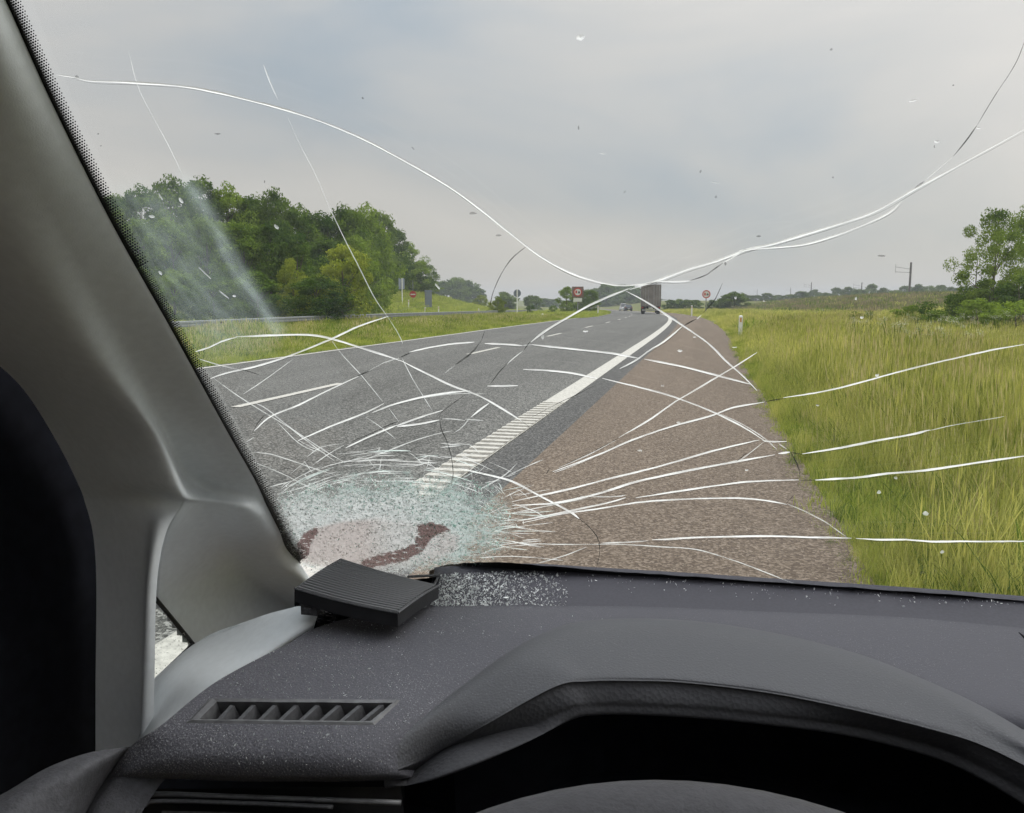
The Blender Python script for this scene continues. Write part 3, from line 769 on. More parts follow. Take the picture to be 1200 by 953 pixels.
# ------------------------------------------------------------------ vehicles
def wheel_set(parent, pos, r, wd):
    for (x, y) in pos:
        q = MB(); q.disc((x, y, r), r, 'x', wd, 18); wo = q.make('wheel', M['tyre'], parent)
        q = MB(); q.disc((x + (wd/2 if x > 0 else -wd/2), y, r), r*.55, 'x', .03, 14); q.make('rim', M['trucklight'], wo)
ty = 108.0; tx = px_at(763, ty); tz = terrX(tx, ty)
tr = empty('truck', (tx, ty, tz), math.atan(2*(ty-28)/1700)*0.9, label='dark grey box truck driving ahead in the right lane', cat='truck')
q = MB(); q.box((-1.27, 0, 1.02), (1.27, 9.5, 3.85)); q.make('cargo_box', M['truck'], tr)
for sx in (-1, 1):
    q = MB(); a, b = sorted((sx*.02, sx*1.2)); q.box((a, -.05, 1.1), (b, -.004, 3.78))
    dr = q.make('rear_door', M['truck'], tr)
    for k in (.3, .62, .9):
        q = MB(); q.tube([(sx*k*1.15, -.07, 1.15), (sx*k*1.15, -.07, 3.72)], .03, 4); q.make('lock_bar', M['trucklight'], dr)
    q = MB(); q.box((sx*1.1-.11, -.06, .78), (sx*1.1+.11, .02, .94)); q.make('tail_light', M['taillight'], tr)
    q = MB(); q.box((sx*.95-.28, .6, .3), (sx*.95+.28, .64, .95)); q.make('mud_flap', M['tyre'], tr)
q = MB(); q.box((-1.15, .05, .45), (1.15, .17, .62)); q.make('bumper_bar', M['trucklight'], tr)
q = MB(); q.box((-.5, .3, .7), (-.35, 9, 1.015)); q.box((.35, .3, .7), (.5, 9, 1.015)); q.make('chassis', M['tyre'], tr)
q = MB(); q.box((-.26, -.01, .74), (.26, .02, .86)); q.make('number_plate', M['signwhite'], tr)
q = MB(); q.box((-1.2, 9.8, .6), (1.2, 11.6, 3.1)); q.make('cab', M['trucklight'], tr)
wheel_set(tr, [(-.98, 1.6), (.98, 1.6), (-.98, 2.95), (.98, 2.95), (-1.0, 10.6), (1.0, 10.6)], .5, .42)

def car_far(u, y, m_, lab, hgt=1.46):
    x = px_at(u, y); z = terrX(x, y)
    e_ = empty('distant_car', (x, y, z), math.atan(2*(y-28)/1700), label=lab, cat='car')
    secs = [(0, .80, .35, .78, .80), (.12, .88, .28, .95, .86), (.5, .9, .25, 1.0, .88), (2.2, .9, .25, .98, .88), (3.3, .88, .25, .86, .82), (4.1, .82, .3, .66, .74), (4.3, .7, .38, .55, .62)]
    V, F = [], []
    for (yy, hw, z0, z1, hw1) in secs: V += [(-hw, yy, z0), (-hw, yy, (z0+z1)/2), (-hw1, yy, z1), (hw1, yy, z1), (hw, yy, (z0+z1)/2), (hw, yy, z0)]
    for i in range(len(secs)-1):
        for k in range(6): F.append((i*6+k, i*6+(k+1) % 6, (i+1)*6+(k+1) % 6, (i+1)*6+k))
    F += [tuple(range(6))[::-1], tuple((len(secs)-1)*6+k for k in range(6))]
    obj('body', V, F, m_, e_)
    V = [(-.8, .2, .97), (.8, .2, .97), (.84, 3.1, .9), (-.84, 3.1, .9), (-.6, .75, hgt), (.6, .75, hgt), (.62, 2.1, hgt), (-.62, 2.1, hgt)]
    obj('cabin_glass', V, [(0,1,5,4), (1,2,6,5), (2,3,7,6), (3,0,4,7)], M['darkglass'], e_)
    V = [(-.62, .7, hgt-.02), (.62, .7, hgt-.02), (.64, 2.15, hgt-.02), (-.64, 2.15, hgt-.02), (-.55, .85, hgt+.04), (.55, .85, hgt+.04), (.56, 2.0, hgt+.04), (-.56, 2.0, hgt+.04)]
    obj('roof', V, [(0,1,5,4), (1,2,6,5), (2,3,7,6), (3,0,4,7), (4,5,6,7)], m_, e_)
    for sx in (-1, 1):
        q = MB(); q.box((sx*.7-.12, -.02, .72), (sx*.7+.12, .05, .86)); q.make('tail_light', M['taillight'], e_)
    q = MB(); q.box((-.26, -.015, .5), (.26, .02, .61)); q.make('number_plate', M['signwhite'], e_)
    wheel_set(e_, [(-.8, .85), (.8, .85), (-.8, 3.45), (.8, 3.45)], .32, .2)
car_far(737, 190, M['cardark'], 'small dark car far ahead left of the truck')
car_far(731.5, 205, M['carwhite'], 'small silver-white van-like car beyond the dark one', 1.75)

# ------------------------------------------------------------------ our car: materials
M['trim'] = mat('pale_grey_trim', (0.72, 0.75, 0.77), 0.9, 0.12, var=0.03, vscale=120, bump=0.12, bscale=900)
M['shelf'] = mat('dash_shelf', (0.050, 0.049, 0.060), 0.7, 0.3, var=0.1, vscale=300, bump=0.15, bscale=900)
M['black'] = mat('black_panel', (0.006, 0.0065, 0.009), 0.9, 0.05, var=0.2, vscale=60)
M['blackplastic'] = mat('black_plastic', (0.018, 0.018, 0.02), 0.5, 0.35, var=0.1, vscale=50, bump=0.1, bscale=500)
M['ribplastic'] = mat('ribbed_grille_plastic', (0.15, 0.15, 0.155), 0.55, 0.4)
M['wheelplastic'] = mat('steering_wheel_leather', (0.042, 0.041, 0.046), 0.6, 0.35, bump=0.25, bscale=700, var=0.1, vscale=200)
M['door'] = mat('door_top_plastic', (0.07, 0.07, 0.078), 0.75, 0.3, bump=0.3, bscale=500, var=0.15, vscale=200)
M['frit'] = mat('black_enamel', (0.008, 0.008, 0.008), 0.5, 0.3)

def dash_mat(name, base, dust, dust_scale=900.0, thr=(0.62, 0.70), bump=0.5, bscale=420):
    m = bpy.data.materials.new(name); m.use_nodes = True
    t = m.node_tree; b = t.nodes['Principled BSDF']; nd, lk = t.nodes, t.links
    b.inputs['Roughness'].default_value = 0.72; b.inputs['Specular IOR Level'].default_value = 0.3
    g = nd.new('ShaderNodeNewGeometry')
    n = nd.new('ShaderNodeTexNoise'); n.inputs['Scale'].default_value = dust_scale; n.inputs['Detail'].default_value = 1
    big = nd.new('ShaderNodeTexNoise'); big.inputs['Scale'].default_value = 9.0; big.inputs['Detail'].default_value = 3
    for q in (n, big): lk.new(g.outputs['Position'], q.inputs['Vector'])
    # glass dust is thickest towards the left hand corner of the dashboard
    sp = nd.new('ShaderNodeSeparateXYZ'); lk.new(g.outputs['Position'], sp.inputs[0])
    mr = nd.new('ShaderNodeMapRange'); mr.inputs['From Min'].default_value = -0.50; mr.inputs['From Max'].default_value = 0.0
    mr.inputs['To Min'].default_value = 0.075; mr.inputs['To Max'].default_value = -0.04; lk.new(sp.outputs['X'], mr.inputs[0])
    a = nd.new('ShaderNodeMath'); a.operation = 'ADD'; lk.new(n.outputs['Fac'], a.inputs[0]); lk.new(mr.outputs[0], a.inputs[1])
    a2 = nd.new('ShaderNodeMath'); a2.operation = 'MULTIPLY_ADD'; lk.new(big.outputs['Fac'], a2.inputs[0]); a2.inputs[1].default_value = 0.16; lk.new(a.outputs[0], a2.inputs[2])
    a3 = nd.new('ShaderNodeMapRange'); a3.inputs['From Min'].default_value = thr[0] + .08; a3.inputs['From Max'].default_value = thr[1] + .10
    lk.new(a2.outputs[0], a3.inputs[0])
    mx = nd.new('ShaderNodeMix'); mx.data_type = 'RGBA'; mx.inputs[6].default_value = (*base, 1); mx.inputs[7].default_value = (*dust, 1)
    lk.new(a3.outputs[0], mx.inputs[0]); lk.new(mx.outputs[2], b.inputs['Base Color'])
    gn = nd.new('ShaderNodeTexVoronoi'); gn.inputs['Scale'].default_value = bscale; lk.new(g.outputs['Position'], gn.inputs['Vector'])
    bp = nd.new('ShaderNodeBump'); bp.inputs['Strength'].default_value = bump; bp.inputs['Distance'].default_value = 0.0006
    lk.new(gn.outputs['Distance'], bp.inputs['Height']); lk.new(bp.outputs[0], b.inputs['Normal'])
    return m
M['dash'] = dash_mat('dash_plastic', (0.070, 0.069, 0.081), (0.24, 0.24, 0.25), thr=(0.62, 0.78))
M['hood'] = dash_mat('visor_plastic', (0.072, 0.073, 0.080), (0.15, 0.15, 0.16), thr=(0.66, 0.72))
M['leather'] = dash_mat('visor_edge_leather', (0.042, 0.042, 0.047), (0.1, 0.1, 0.1), thr=(0.7, 0.74), bump=0.8, bscale=260)
def glass_mat(name, tint, fres=0.03, edge=0.5, rough=0.0):
    m = bpy.data.materials.new(name); m.use_nodes = True
    t = m.node_tree; nd, lk = t.nodes, t.links
    for n in list(nd): nd.remove(n)
    o = nd.new('ShaderNodeOutputMaterial'); tr_ = nd.new('ShaderNodeBsdfTransparent'); tr_.inputs[0].default_value = (*tint, 1)
    gl = nd.new('ShaderNodeBsdfGlossy'); gl.inputs['Roughness'].default_value = rough
    lw = nd.new('ShaderNodeLayerWeight'); lw.inputs[0].default_value = 0.5
    p = nd.new('ShaderNodeMath'); p.operation = 'POWER'; lk.new(lw.outputs['Facing'], p.inputs[0]); p.inputs[1].default_value = 4.0
    a = nd.new('ShaderNodeMath'); a.operation = 'MULTIPLY_ADD'; lk.new(p.outputs[0], a.inputs[0]); a.inputs[1].default_value = edge; a.inputs[2].default_value = fres
    ms = nd.new('ShaderNodeMixShader'); lk.new(a.outputs[0], ms.inputs[0]); lk.new(tr_.outputs[0], ms.inputs[1]); lk.new(gl.outputs[0], ms.inputs[2])
    lk.new(ms.outputs[0], o.inputs[0]); return m
M['glass'] = glass_mat('windscreen_glass', (0.975, 0.985, 0.98), 0.015, 0.3)
M['sideglass'] = glass_mat('quarter_glass', (0.8, 0.84, 0.82), 0.03, 0.4)
def crack_mat(name, col, alpha=1.0, lo=0.35, vs=38.0):
    m = bpy.data.materials.new(name); m.use_nodes = True
    t = m.node_tree; nd, lk = t.nodes, t.links
    for n in list(nd): nd.remove(n)
    o = nd.new('ShaderNodeOutputMaterial'); d = nd.new('ShaderNodeBsdfDiffuse'); tr_ = nd.new('ShaderNodeBsdfTranslucent')
    d.inputs[0].default_value = (*col, 1); tr_.inputs[0].default_value = (*col, 1)
    ms = nd.new('ShaderNodeMixShader'); ms.inputs[0].default_value = 0.9
    lk.new(d.outputs[0], ms.inputs[1]); lk.new(tr_.outputs[0], ms.inputs[2])
    if alpha < 1:
        tp = nd.new('ShaderNodeBsdfTransparent'); m2 = nd.new('ShaderNodeMixShader'); m2.inputs[0].default_value = alpha
        gg_ = nd.new('ShaderNodeNewGeometry'); nn_ = nd.new('ShaderNodeTexNoise'); nn_.inputs['Scale'].default_value = vs; nn_.inputs['Detail'].default_value = 4
        lk.new(gg_.outputs['Position'], nn_.inputs['Vector'])
        rr_ = nd.new('ShaderNodeMapRange'); rr_.inputs['From Min'].default_value = .34; rr_.inputs['From Max'].default_value = .58
        rr_.inputs['To Min'].default_value = alpha*lo; rr_.inputs['To Max'].default_value = alpha
        lk.new(nn_.outputs['Fac'], rr_.inputs[0]); lk.new(rr_.outputs[0], m2.inputs[0])
        lk.new(tp.outputs[0], m2.inputs[1]); lk.new(ms.outputs[0], m2.inputs[2]); lk.new(m2.outputs[0], o.inputs[0])
    else: lk.new(ms.outputs[0], o.inputs[0])
    return m
M['crack'] = crack_mat('crack_white', (0.90, 0.90, 0.88), 0.98, 0.55)
M['cracksoft'] = crack_mat('crack_soft', (0.84, 0.85, 0.83), 0.7)
M['crackdark'] = crack_mat('crack_dark', (0.03, 0.032, 0.03), 0.85, 0.45, 60)
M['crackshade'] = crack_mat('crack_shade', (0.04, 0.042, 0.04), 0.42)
M['crackfine'] = crack_mat('crack_fine', (0.95, 0.96, 0.94), 0.6)
M['crackgreen'] = crack_mat('crack_green', (0.8, 0.9, 0.86), 0.8)
M['fleck'] = crack_mat('insect_speck', (0.05, 0.055, 0.05), 0.5)

car = empty('car', (0.38, 0.0, 0.0), label='interior of the car we sit in, windscreen smashed low on the left', cat='car')
car_inv = Matrix.Translation((-0.38, 0, 0))
def C_(o):            # parent to the car keeping world coordinates
    o.parent = car; o.matrix_parent_inverse = car_inv; return o

# ------------------------------------------------------------------ windscreen
V, F = [], []
nx, ny = 50, 30
for j in range(ny):
    z = -0.36 + (0.42 + 0.36) * j / (ny - 1)
    for i in range(nx):
        hw = 0.94 - 0.16 * (z + 0.34) / 0.7
        x = 0.38 - hw + 2 * hw * i / (nx - 1)
        V.append((x, 0.997 - 0.062*(x-0.38)**2 - (z + 0.34)/RAKE + 0.004, EYE + z + 0.002))
        if i and j: F.append(((j-1)*nx+i-1, (j-1)*nx+i, j*nx+i, j*nx+i-1))
ws = obj('windscreen', V, F, M['glass'], None, True); C_(ws)
md = ws.modifiers.new('t', 'SOLIDIFY'); md.thickness = 0.005; md.offset = 1.0 if ws.data.polygons[100].normal.y > 0 else -1.0

def crack(pts, wpx, m='crack', closed=False, n=None, name='crack'):
    P = np.array(pts, float)
    seg = np.linalg.norm(np.diff(P, axis=0), axis=1).sum()
    n = n or max(4, int(seg / 7))
    Q = cr(P, n) if len(P) > 2 else cr(P, n)
    T = np.gradient(Q, axis=0); T /= (np.linalg.norm(T, axis=1)[:, None] + 1e-9); Nn = np.stack([-T[:, 1], T[:, 0]], -1)
    jit = (np.interp(np.arange(n), np.arange(0, n+5, 5), RNG.normal(0, 0.38, len(np.arange(0, n+5, 5)))) + RNG.normal(0, .06, n))[:, None]
    V, F = [], []
    for i in range(n):
        t = i/(n-1); wv = wpx * 0.375 * (0.9 + 0.12*math.sin(i*0.6 + P[0, 0]) + RNG.uniform(-.05, .05)) * min(1, 0.25 + 6*t, 0.25 + 6*(1-t))
        c = Q[i] + Nn[i]*jit[i]
        a, b = c + Nn[i]*wv, c - Nn[i]*wv
        V += [W(*a, 0.0015), W(*c, 0.0015 + wv*0.0006), W(*b, 0.0015)]
        if i: F += [(3*i-3, 3*i-2, 3*i+1, 3*i), (3*i-2, 3*i-1, 3*i+2, 3*i+1)]
    o = obj(name, V, F, M[m], None); o.parent = ws
    return o
CR = [
 ([(66,87),(80,89),(92,91)],3,'crack'), ([(88,91),(110,95),(160,97),(220,102),(270,112),(320,124),(370,140),(420,160),(470,186),(520,215),(560,243),(600,275),(630,298),(665,318),(700,330),(735,334.5),(765,332)],4.2,'crack'),
 ([(738,340),(765,331),(800,318),(840,305),(875,293),(900,287),(940,276),(985,262),(1030,246),(1080,217),(1130,190),(1215,144)],4.2,'crack'),
 ([(745,335),(770,330),(790,330),(810,329)],3.2,'crack'), ([(808,329),(826,323),(836,316),(847,308)],2.8,'crackdark'), ([(757,333),(775,330)],2.5,'crackdark'),
 ([(847,308),(860,301),(872,293)],2.4,'crack'), ([(866,294),(885,291),(910,289.5),(945,286),(980,276),(1015,262),(1042,249),(1057,236)],3.4,'crack'),
 ([(1202,45),(1190,75),(1165,113),(1145,147)],1.6,'crackdark'), ([(1145,147),(1132,165),(1117,183)],2.6,'crackdark'), ([(1116,184),(1100,198),(1082,213)],2.2,'crack'), ([(1083,212),(1072,220)],3.4,'crackdark'),
 ([(309,76),(317,97),(326,117)],2.4,'crackfine'), ([(337,138),(352,170),(370,205),(385,240),(400,272),(420,310),(440,350),(457,375)],2.1,'crack'), ([(457,375),(468,393),(472,403)],1.6,'crackfine'),
 ([(472,420),(486,448),(507,482)],1.3,'crackfine'),
 ([(617,289),(600,303),(587,322),(578,342),(574,358)],2.0,'crackdark'), ([(568,388),(563,402)],1.2,'crackdark'), ([(564,400),(554,413),(544,421),(534,428)],3.8,'crackdark'), ([(534,428),(528,432),(520,439)],2.2,'crack'),
 ([(229,412),(245,407),(260,400),(278,395)],2.8,'crack'), ([(276,395),(320,393.5),(358,392),(390,398),(430,410),(470,423)],3.2,'crack'), ([(468,422),(500,438),(530,452),(560,463),(585,477),(612,494)],3.0,'crack'), ([(610,493),(618,499),(624,506)],1.6,'crackdark'),
 ([(247,444),(265,437),(300,429),(340,417),(388,397),(420,383),(455,371)],2.8,'crack'),
 ([(388,398),(400,415),(425,442),(449,471)],2.0,'crack'), ([(456,478),(468,495)],1.8,'crack'),
 ([(232,420),(255,427),(280,433)],2,'crack'), ([(280,433),(292,436),(305,440)],2.2,'crackdark'),
 ([(249,443),(280,465),(315,487),(345,505),(380,528),(405,542)],2.0,'crack'), ([(298,472),(312,479),(335,497),(366,521),(392,540)],1.7,'crackfine'), ([(325,495),(345,515),(358,524),(371,529)],1.8,'crack'),
 ([(343,421),(320,438),(303,450),(285,462)],1.8,'crack'),
 ([(296,508),(306,490),(318,484),(307,482)],1.6,'crackdark'), ([(288,519),(298,513)],2,'crack'), ([(298,505),(317,488),(350,475),(380,460),(420,441)],2.4,'crack'), ([(419,441),(432,435)],3.2,'crackdark'), ([(432,435),(450,425),(470,419)],2.1,'crack'),
 ([(468,420),(482,413)],3.0,'crackdark'), ([(480,413),(505,407),(530,403),(556,401)],2.4,'crack'), ([(568,402),(590,403),(612,405)],3.0,'crack'), ([(612,405),(624,404)],1.4,'crackfine'),
 ([(623,404),(680,410),(720,415),(750,420)],3.0,'crack'), ([(755,421),(800,430),(840,440),(881,451)],3.0,'crack'),
 ([(613,433),(640,434),(670,437),(700,443)],2.8,'crack'), ([(706,443),(740,452),(780,462),(810,473),(845,487),(870,500),(897,517)],2.5,'crack'), ([(845,485),(870,497),(895,513),(911,527)],1.7,'crackfine'),
 ([(571,452.5),(607,452)],2.6,'crack'),
 ([(733,341),(760,355),(800,381),(830,402),(850,422),(868,438),(887,458)],2.8,'crack'),
 ([(740,338),(715,347),(690,358),(665,372),(640,387),(622,401)],3.2,'crack'), ([(621,400),(614,410)],2.0,'crackdark'), ([(612,411),(602,419),(594,427)],1.7,'crackfine'), ([(596,424),(584,438),(574,452)],1.6,'crackdark'),
 ([(847,332),(840,348),(833.5,357),(822.7,368)],2.3,'crackdark'), ([(822,369),(816,374)],1.6,'crackfine'), ([(816,374.5),(808,378),(801.5,382)],2.8,'crackdark'),
 ([(799,383),(780,399),(762,410),(745,422),(726,432)],2.6,'crack'), ([(697,451),(670,466),(650,475),(622,489)],1.4,'crackdark'),
 ([(887,413),(860,430),(840,442),(815,457),(790,472),(760,493),(725,513)],2.4,'crack'), ([(725,513),(700,526),(660,546)],1.5,'crackdark'), ([(722,516),(690,533),(655,549)],1.4,'crackfine'),
 ([(648,553),(700,534),(740,516),(780,502),(830,488),(860,478),(896,471)],2.6,'crack'), ([(896,471),(920,467)],2.6,'crackdark'), ([(918,467),(960,460),(1010,448),(1060,434),(1110,422),(1160,411),(1210,402)],2.5,'crack'),
 ([(600,588),(660,575),(720,560),(780,545),(840,527),(890,516)],2.7,'crack'), ([(893,515),(900,517),(922,517)],2.4,'crack'), ([(897,517),(880,530),(864,541)],1.6,'crackfine'), ([(876,531),(863,541)],1.8,'crackdark'),
 ([(600,593),(660,588),(700,579),(750,564),(800,553),(850,543),(908,533)],3.4,'crack'), ([(780,557),(820,549),(862,541)],2.2,'crack'), ([(912,532),(926,530)],3.0,'crack'), ([(926,530),(940,533)],2.6,'crackdark'), ([(940,532),(1000,522),(1060,511),(1090,504)],3.2,'crack'), ([(1088,505),(1120,498),(1177,488)],2.0,'crack'),
 ([(606,611),(650,602),(700,592),(733,583)],2.6,'crack'), ([(745,583),(800,575),(850,568),(880,564),(936,563)],2.6,'crack'), ([(936,563),(956,563)],2.8,'crackdark'), ([(955,563),(1000,560),(1060,554),(1120,546),(1215,532)],3.4,'crack'),
 ([(612,613),(660,602),(700,596),(760,587),(820,584),(870,584),(900,587),(922,591)],2.4,'crack'), ([(922,591),(945,600),(968,612),(992,630)],2.2,'crack'), ([(920,592),(930,581)],1.8,'crackdark'),
 ([(922,524),(930,536),(936,550),(937,561)],3.0,'crackdark'), ([(913,520),(922,526)],1.4,'crackfine'),
 ([(704,637),(735,636),(760,634)],2.0,'crackfine'), ([(764,633),(800,631),(870,629),(940,629),(998,631)],2.8,'crack'), ([(1003,631.5),(1060,633),(1120,635),(1215,634)],2.8,'crack'),
 ([(600,636),(650,638),(720,638),(780,641),(820,645),(860,657),(900,672),(938,687)],2.1,'crack'),
 ([(678,607),(690,617),(701,632),(702,650),(697,668)],2.0,'crackdark'), ([(537,549),(578,558),(602,565),(632,581),(668,600),(679,608)],3.2,'crack'),
 ([(595,558),(615,548),(637,539)],2.3,'crack'), ([(560,575),(590,558),(606,543)],1.6,'crackfine'), ([(588,585),(605,576),(626,568)],2.3,'crack'), ([(645,548),(640,556)],2.5,'crackdark'), ([(650,554),(675,545),(702,533)],1.8,'crackfine'),
 ([(298,530),(320,533),(345,541),(370,550),(397,558)],2.3,'crack'), ([(298,541),(330,555),(360,570),(383,578)],2.0,'crack'), ([(316,571),(345,563)],2.2,'crack'), ([(325,579),(355,571),(385,560),(400,556)],2.3,'crack'),
 ([(349,516),(385,501),(425,485),(450,473)],2.5,'crack'), ([(436,483),(460,474),(495,465),(525,460),(551,458)],2.8,'crack'), ([(490,467),(530,461),(571,461)],2.2,'crack'), ([(349,516),(372,528),(380,528)],2.0,'crack'),
 ([(425,486),(445,500),(463,515)],1.6,'crackfine'), ([(360,535),(372,526),(385,522),(400,520)],2.0,'crack'), ([(366,545),(385,532),(404,521)],2.0,'crack'), ([(405,525),(430,513),(465,498)],2.6,'crack'), ([(412,517),(440,506),(466,494)],2.4,'crackdark'),
 ([(465,499),(490,490),(519,481)],2.4,'crack'), ([(465,500),(490,497),(515,492)],2.6,'crack'), ([(513,488),(521,481),(530,474),(546,463)],2.2,'crackdark'), ([(515,487),(517,503),(524,518),(530,540),(531,562),(523,572)],2.2,'crackdark'),
 ([(518,491),(530,491),(545,493)],2.2,'crack'), ([(545,491),(567,493)],2.2,'crack'), ([(573,473),(563,480),(552,489)],2.6,'crack'), ([(550,490),(541,501),(532,507)],1.8,'crackfine'), ([(530,505),(505,510),(480,518),(455,528),(420,541)],2.2,'crack'),
 ([(516,519),(530,521),(550,521),(562,532)],2.2,'crack'), ([(516,524),(540,522)],2.2,'crack'), ([(400,542),(450,539),(512,542)],2.2,'crack'), ([(398,547),(430,544),(480,546),(505,541)],2.0,'crack'),
 ([(505,533),(488,541)],2.0,'crack'), ([(515,535),(550,539),(580,552)],2.0,'crack'), ([(612,633),(634,632)],2.2,'crack'), ([(560,654),(600,652),(660,657)],2.0,'crack'), ([(575,640),(610,636),(635,634)],2.0,'crack'), ([(628,661),(660,652),(688,641)],2.0,'crack'),
 ([(600,589),(625,598),(640,607)],1.8,'crackfine'), ([(596,602),(640,594),(690,584)],2.0,'crack'), ([(560,650),(590,641),(640,637)],1.8,'crack'), ([(680,582),(720,582),(733,580)],2.0,'crackfine'), ([(150,60),(165,110),(200,175),(215,208)],1.3,'crackfine'),
]
for c_i in CR:
    p_, w_, m_ = c_i
    if m_ == 'crack' and w_ < 2.35: w_, m_ = w_*0.75, 'cracksoft'
    if m_ == 'crackdark': w_ *= .82
    crack(p_, w_, m_)
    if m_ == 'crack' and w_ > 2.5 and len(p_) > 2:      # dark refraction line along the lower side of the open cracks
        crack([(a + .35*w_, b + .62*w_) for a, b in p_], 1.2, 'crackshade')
# fan of short cracks round the impact
CX, CY = 462, 618
for k in range(46):          # arcs over the crushed patch
    a0 = RNG.uniform(3.5, 5.2); ln = RNG.uniform(0.12, 0.5); e = RNG.uniform(0.0, 1.0)
    rx, ry = 125 + 35*e, 52 + 38*e
    pts = [(CX + rx*math.cos(a), CY + ry*math.sin(a)) for a in np.linspace(a0, a0+ln, 4)]
    pts = [p for p in pts if p[0] > 322 + max(0, 600 - p[1]) * 0]
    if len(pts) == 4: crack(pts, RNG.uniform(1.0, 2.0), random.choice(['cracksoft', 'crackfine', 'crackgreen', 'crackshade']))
for k in range(26):
    a = RNG.uniform(-0.35, 0.42); r0 = RNG.uniform(0.85, 1.1); r1 = r0 + RNG.uniform(0.15, 0.5)
    f = lambda r, a: (CX + 128*r*math.cos(a), CY + 55*r*math.sin(a))
    p0, p1 = f(r0, a), f(r1, a + RNG.normal(0, .06))
    if p1[1] < 660: crack([p0, ((p0[0]+p1[0])/2, (p0[1]+p1[1])/2 + RNG.normal(0, 1)), p1], RNG.uniform(1.0, 1.8), random.choice(['cracksoft', 'crackfine', 'crackgreen']))

for k in range(150):
    a = RNG.uniform(3.3, 6.4); r = RNG.uniform(0.75, 1.45)
    if a > 5.9 and r > 1.2: continue
    x, y_ = CX + 128*r*math.cos(a), CY + 66*r*math.sin(a)
    if x < 330 + max(0, (600 - y_))*-.2 or y_ > 655 or x < 322: continue
    th = a + RNG.choice([math.pi/2, math.pi/2, 0]) + RNG.normal(0, .35); l = RNG.uniform(5, 22)
    if x - l < 318: continue
    dx, dy = l*math.cos(th), l*.5*math.sin(th)
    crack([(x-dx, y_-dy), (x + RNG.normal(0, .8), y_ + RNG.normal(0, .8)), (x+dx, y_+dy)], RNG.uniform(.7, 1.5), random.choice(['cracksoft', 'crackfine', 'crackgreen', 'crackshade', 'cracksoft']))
# enamel dots and band along the pillar
EDGE = [(-27,-60),(5,8),(60,130),(130,270),(200,395),(260,505),(300,576),(330,632),(350,662)]
Eq = cr(np.array(EDGE, float), 400)
seg = np.concatenate([[0], np.cumsum(np.linalg.norm(np.diff(Eq, axis=0), axis=1))])
def edge_at(s_):
    return np.array([np.interp(s_, seg, Eq[:, 0]), np.interp(s_, seg, Eq[:, 1])])
V, F = [], []
n = 120
for i in range(n):
    s_ = seg[-1]*i/(n-1); p = edge_at(s_); t = edge_at(min(s_+3, seg[-1])) - edge_at(max(s_-3, 0)); t /= np.linalg.norm(t); nn = np.array([t[1], -t[0]])
    V += [W(*(p - nn*3), .0012), W(*(p + nn*3.6), .0012), W(*(p - nn*3), .0025), W(*(p + nn*3.6), .0025)]
    if i: F += [(4*i-4, 4*i-3, 4*i+1, 4*i), (4*i-2, 4*i-1, 4*i+3, 4*i+2), (4*i-3, 4*i-1, 4*i+3, 4*i+1)]
o = obj('enamel_band', V, F, M['frit']); o.parent = ws
V, F = [], []
s_ = 0.0; odd = 0
while s_ < seg[-1] - 4:
    p = edge_at(s_); t = edge_at(min(s_+3, seg[-1])) - edge_at(max(s_-3, 0)); t /= np.linalg.norm(t); nn = np.array([t[1], -t[0]])
    scl = 1.0 if s_ < 420 else 0.8
    for k in range(6):
        c = p + nn*(3.0 + (k + (0.5 if odd else 0))*3.1*scl) + t*0
        r = (2.3, 2.1, 1.85, 1.6, 1.3, 0.95)[k]*scl
        b = len(V)
        for j in range(6):
            a = math.pi/3*j
            V.append(W(c[0]+r*math.cos(a), c[1]+r*math.sin(a), .0014))
        F.append(tuple(range(b, b+6)))
    s_ += 3.1*scl; odd ^= 1
o = obj('enamel_dots', V, F, M['frit']); o.parent = ws; props(o, kind='stuff')
# enamel along the lower edge
BASE = [(503,671),(530,666),(560,663.5),(600,664),(700,672),(800,678),(900,684.5),(1060,695),(1230,708)]
Bq = cr(np.array(BASE, float), 60); V, F = [], []
for i, p in enumerate(Bq):
    h = (5.5 - 3.8*i/59)*min(1, .3 + i/5) + RNG.uniform(-.5, .5)
    V += [W(p[0], p[1]-h, .002), W(p[0], p[1]+7, .002), W(p[0], p[1]-h, .0)]
    if i: F += [(3*i-3, 3*i-2, 3*i+1, 3*i), (3*i-3, 3*i, 3*i+2, 3*i-1)]
o = obj('lower_enamel_band', V, F, M['frit']); o.parent = ws

# ---- crushed glass
def inpoly(P, poly):
    P = np.asarray(P); x, y = P[:, 0], P[:, 1]; r = np.zeros(len(P), bool); q = np.array(poly, float); j = len(q) - 1
    for i in range(len(q)):
        c = ((q[i, 1] > y) != (q[j, 1] > y)) & (x < (q[j, 0]-q[i, 0])*(y-q[i, 1])/(q[j, 1]-q[i, 1]+1e-12)+q[i, 0])
        r ^= c; j = i
    return r
def pdist(P, poly, closed=True):      # distance to a polyline
    P = np.asarray(P, float); q = np.array(poly, float); d = np.full(len(P), 1e9)
    for i in range(len(q) - (0 if closed else 1)):
        a, b = q[i], q[(i+1) % len(q)]; ab = b-a; t = np.clip(((P-a)@ab)/(ab@ab), 0, 1); d = np.minimum(d, np.linalg.norm(P-(a+t[:, None]*ab), axis=1))
    return d
POLY = [(322,585),(345,574),(400,563),(450,558),(500,563),(545,565),(575,572),(592,590),(598,612),(592,638),(575,654),(540,662),(500,668),(440,676),(380,672),(352,664),(338,640)]
PINK = [(350,660),(350,634),(366,620),(395,612),(440,606),(480,610),(515,617),(540,628),(536,646),(512,657),(480,664),(440,672),(395,668)]
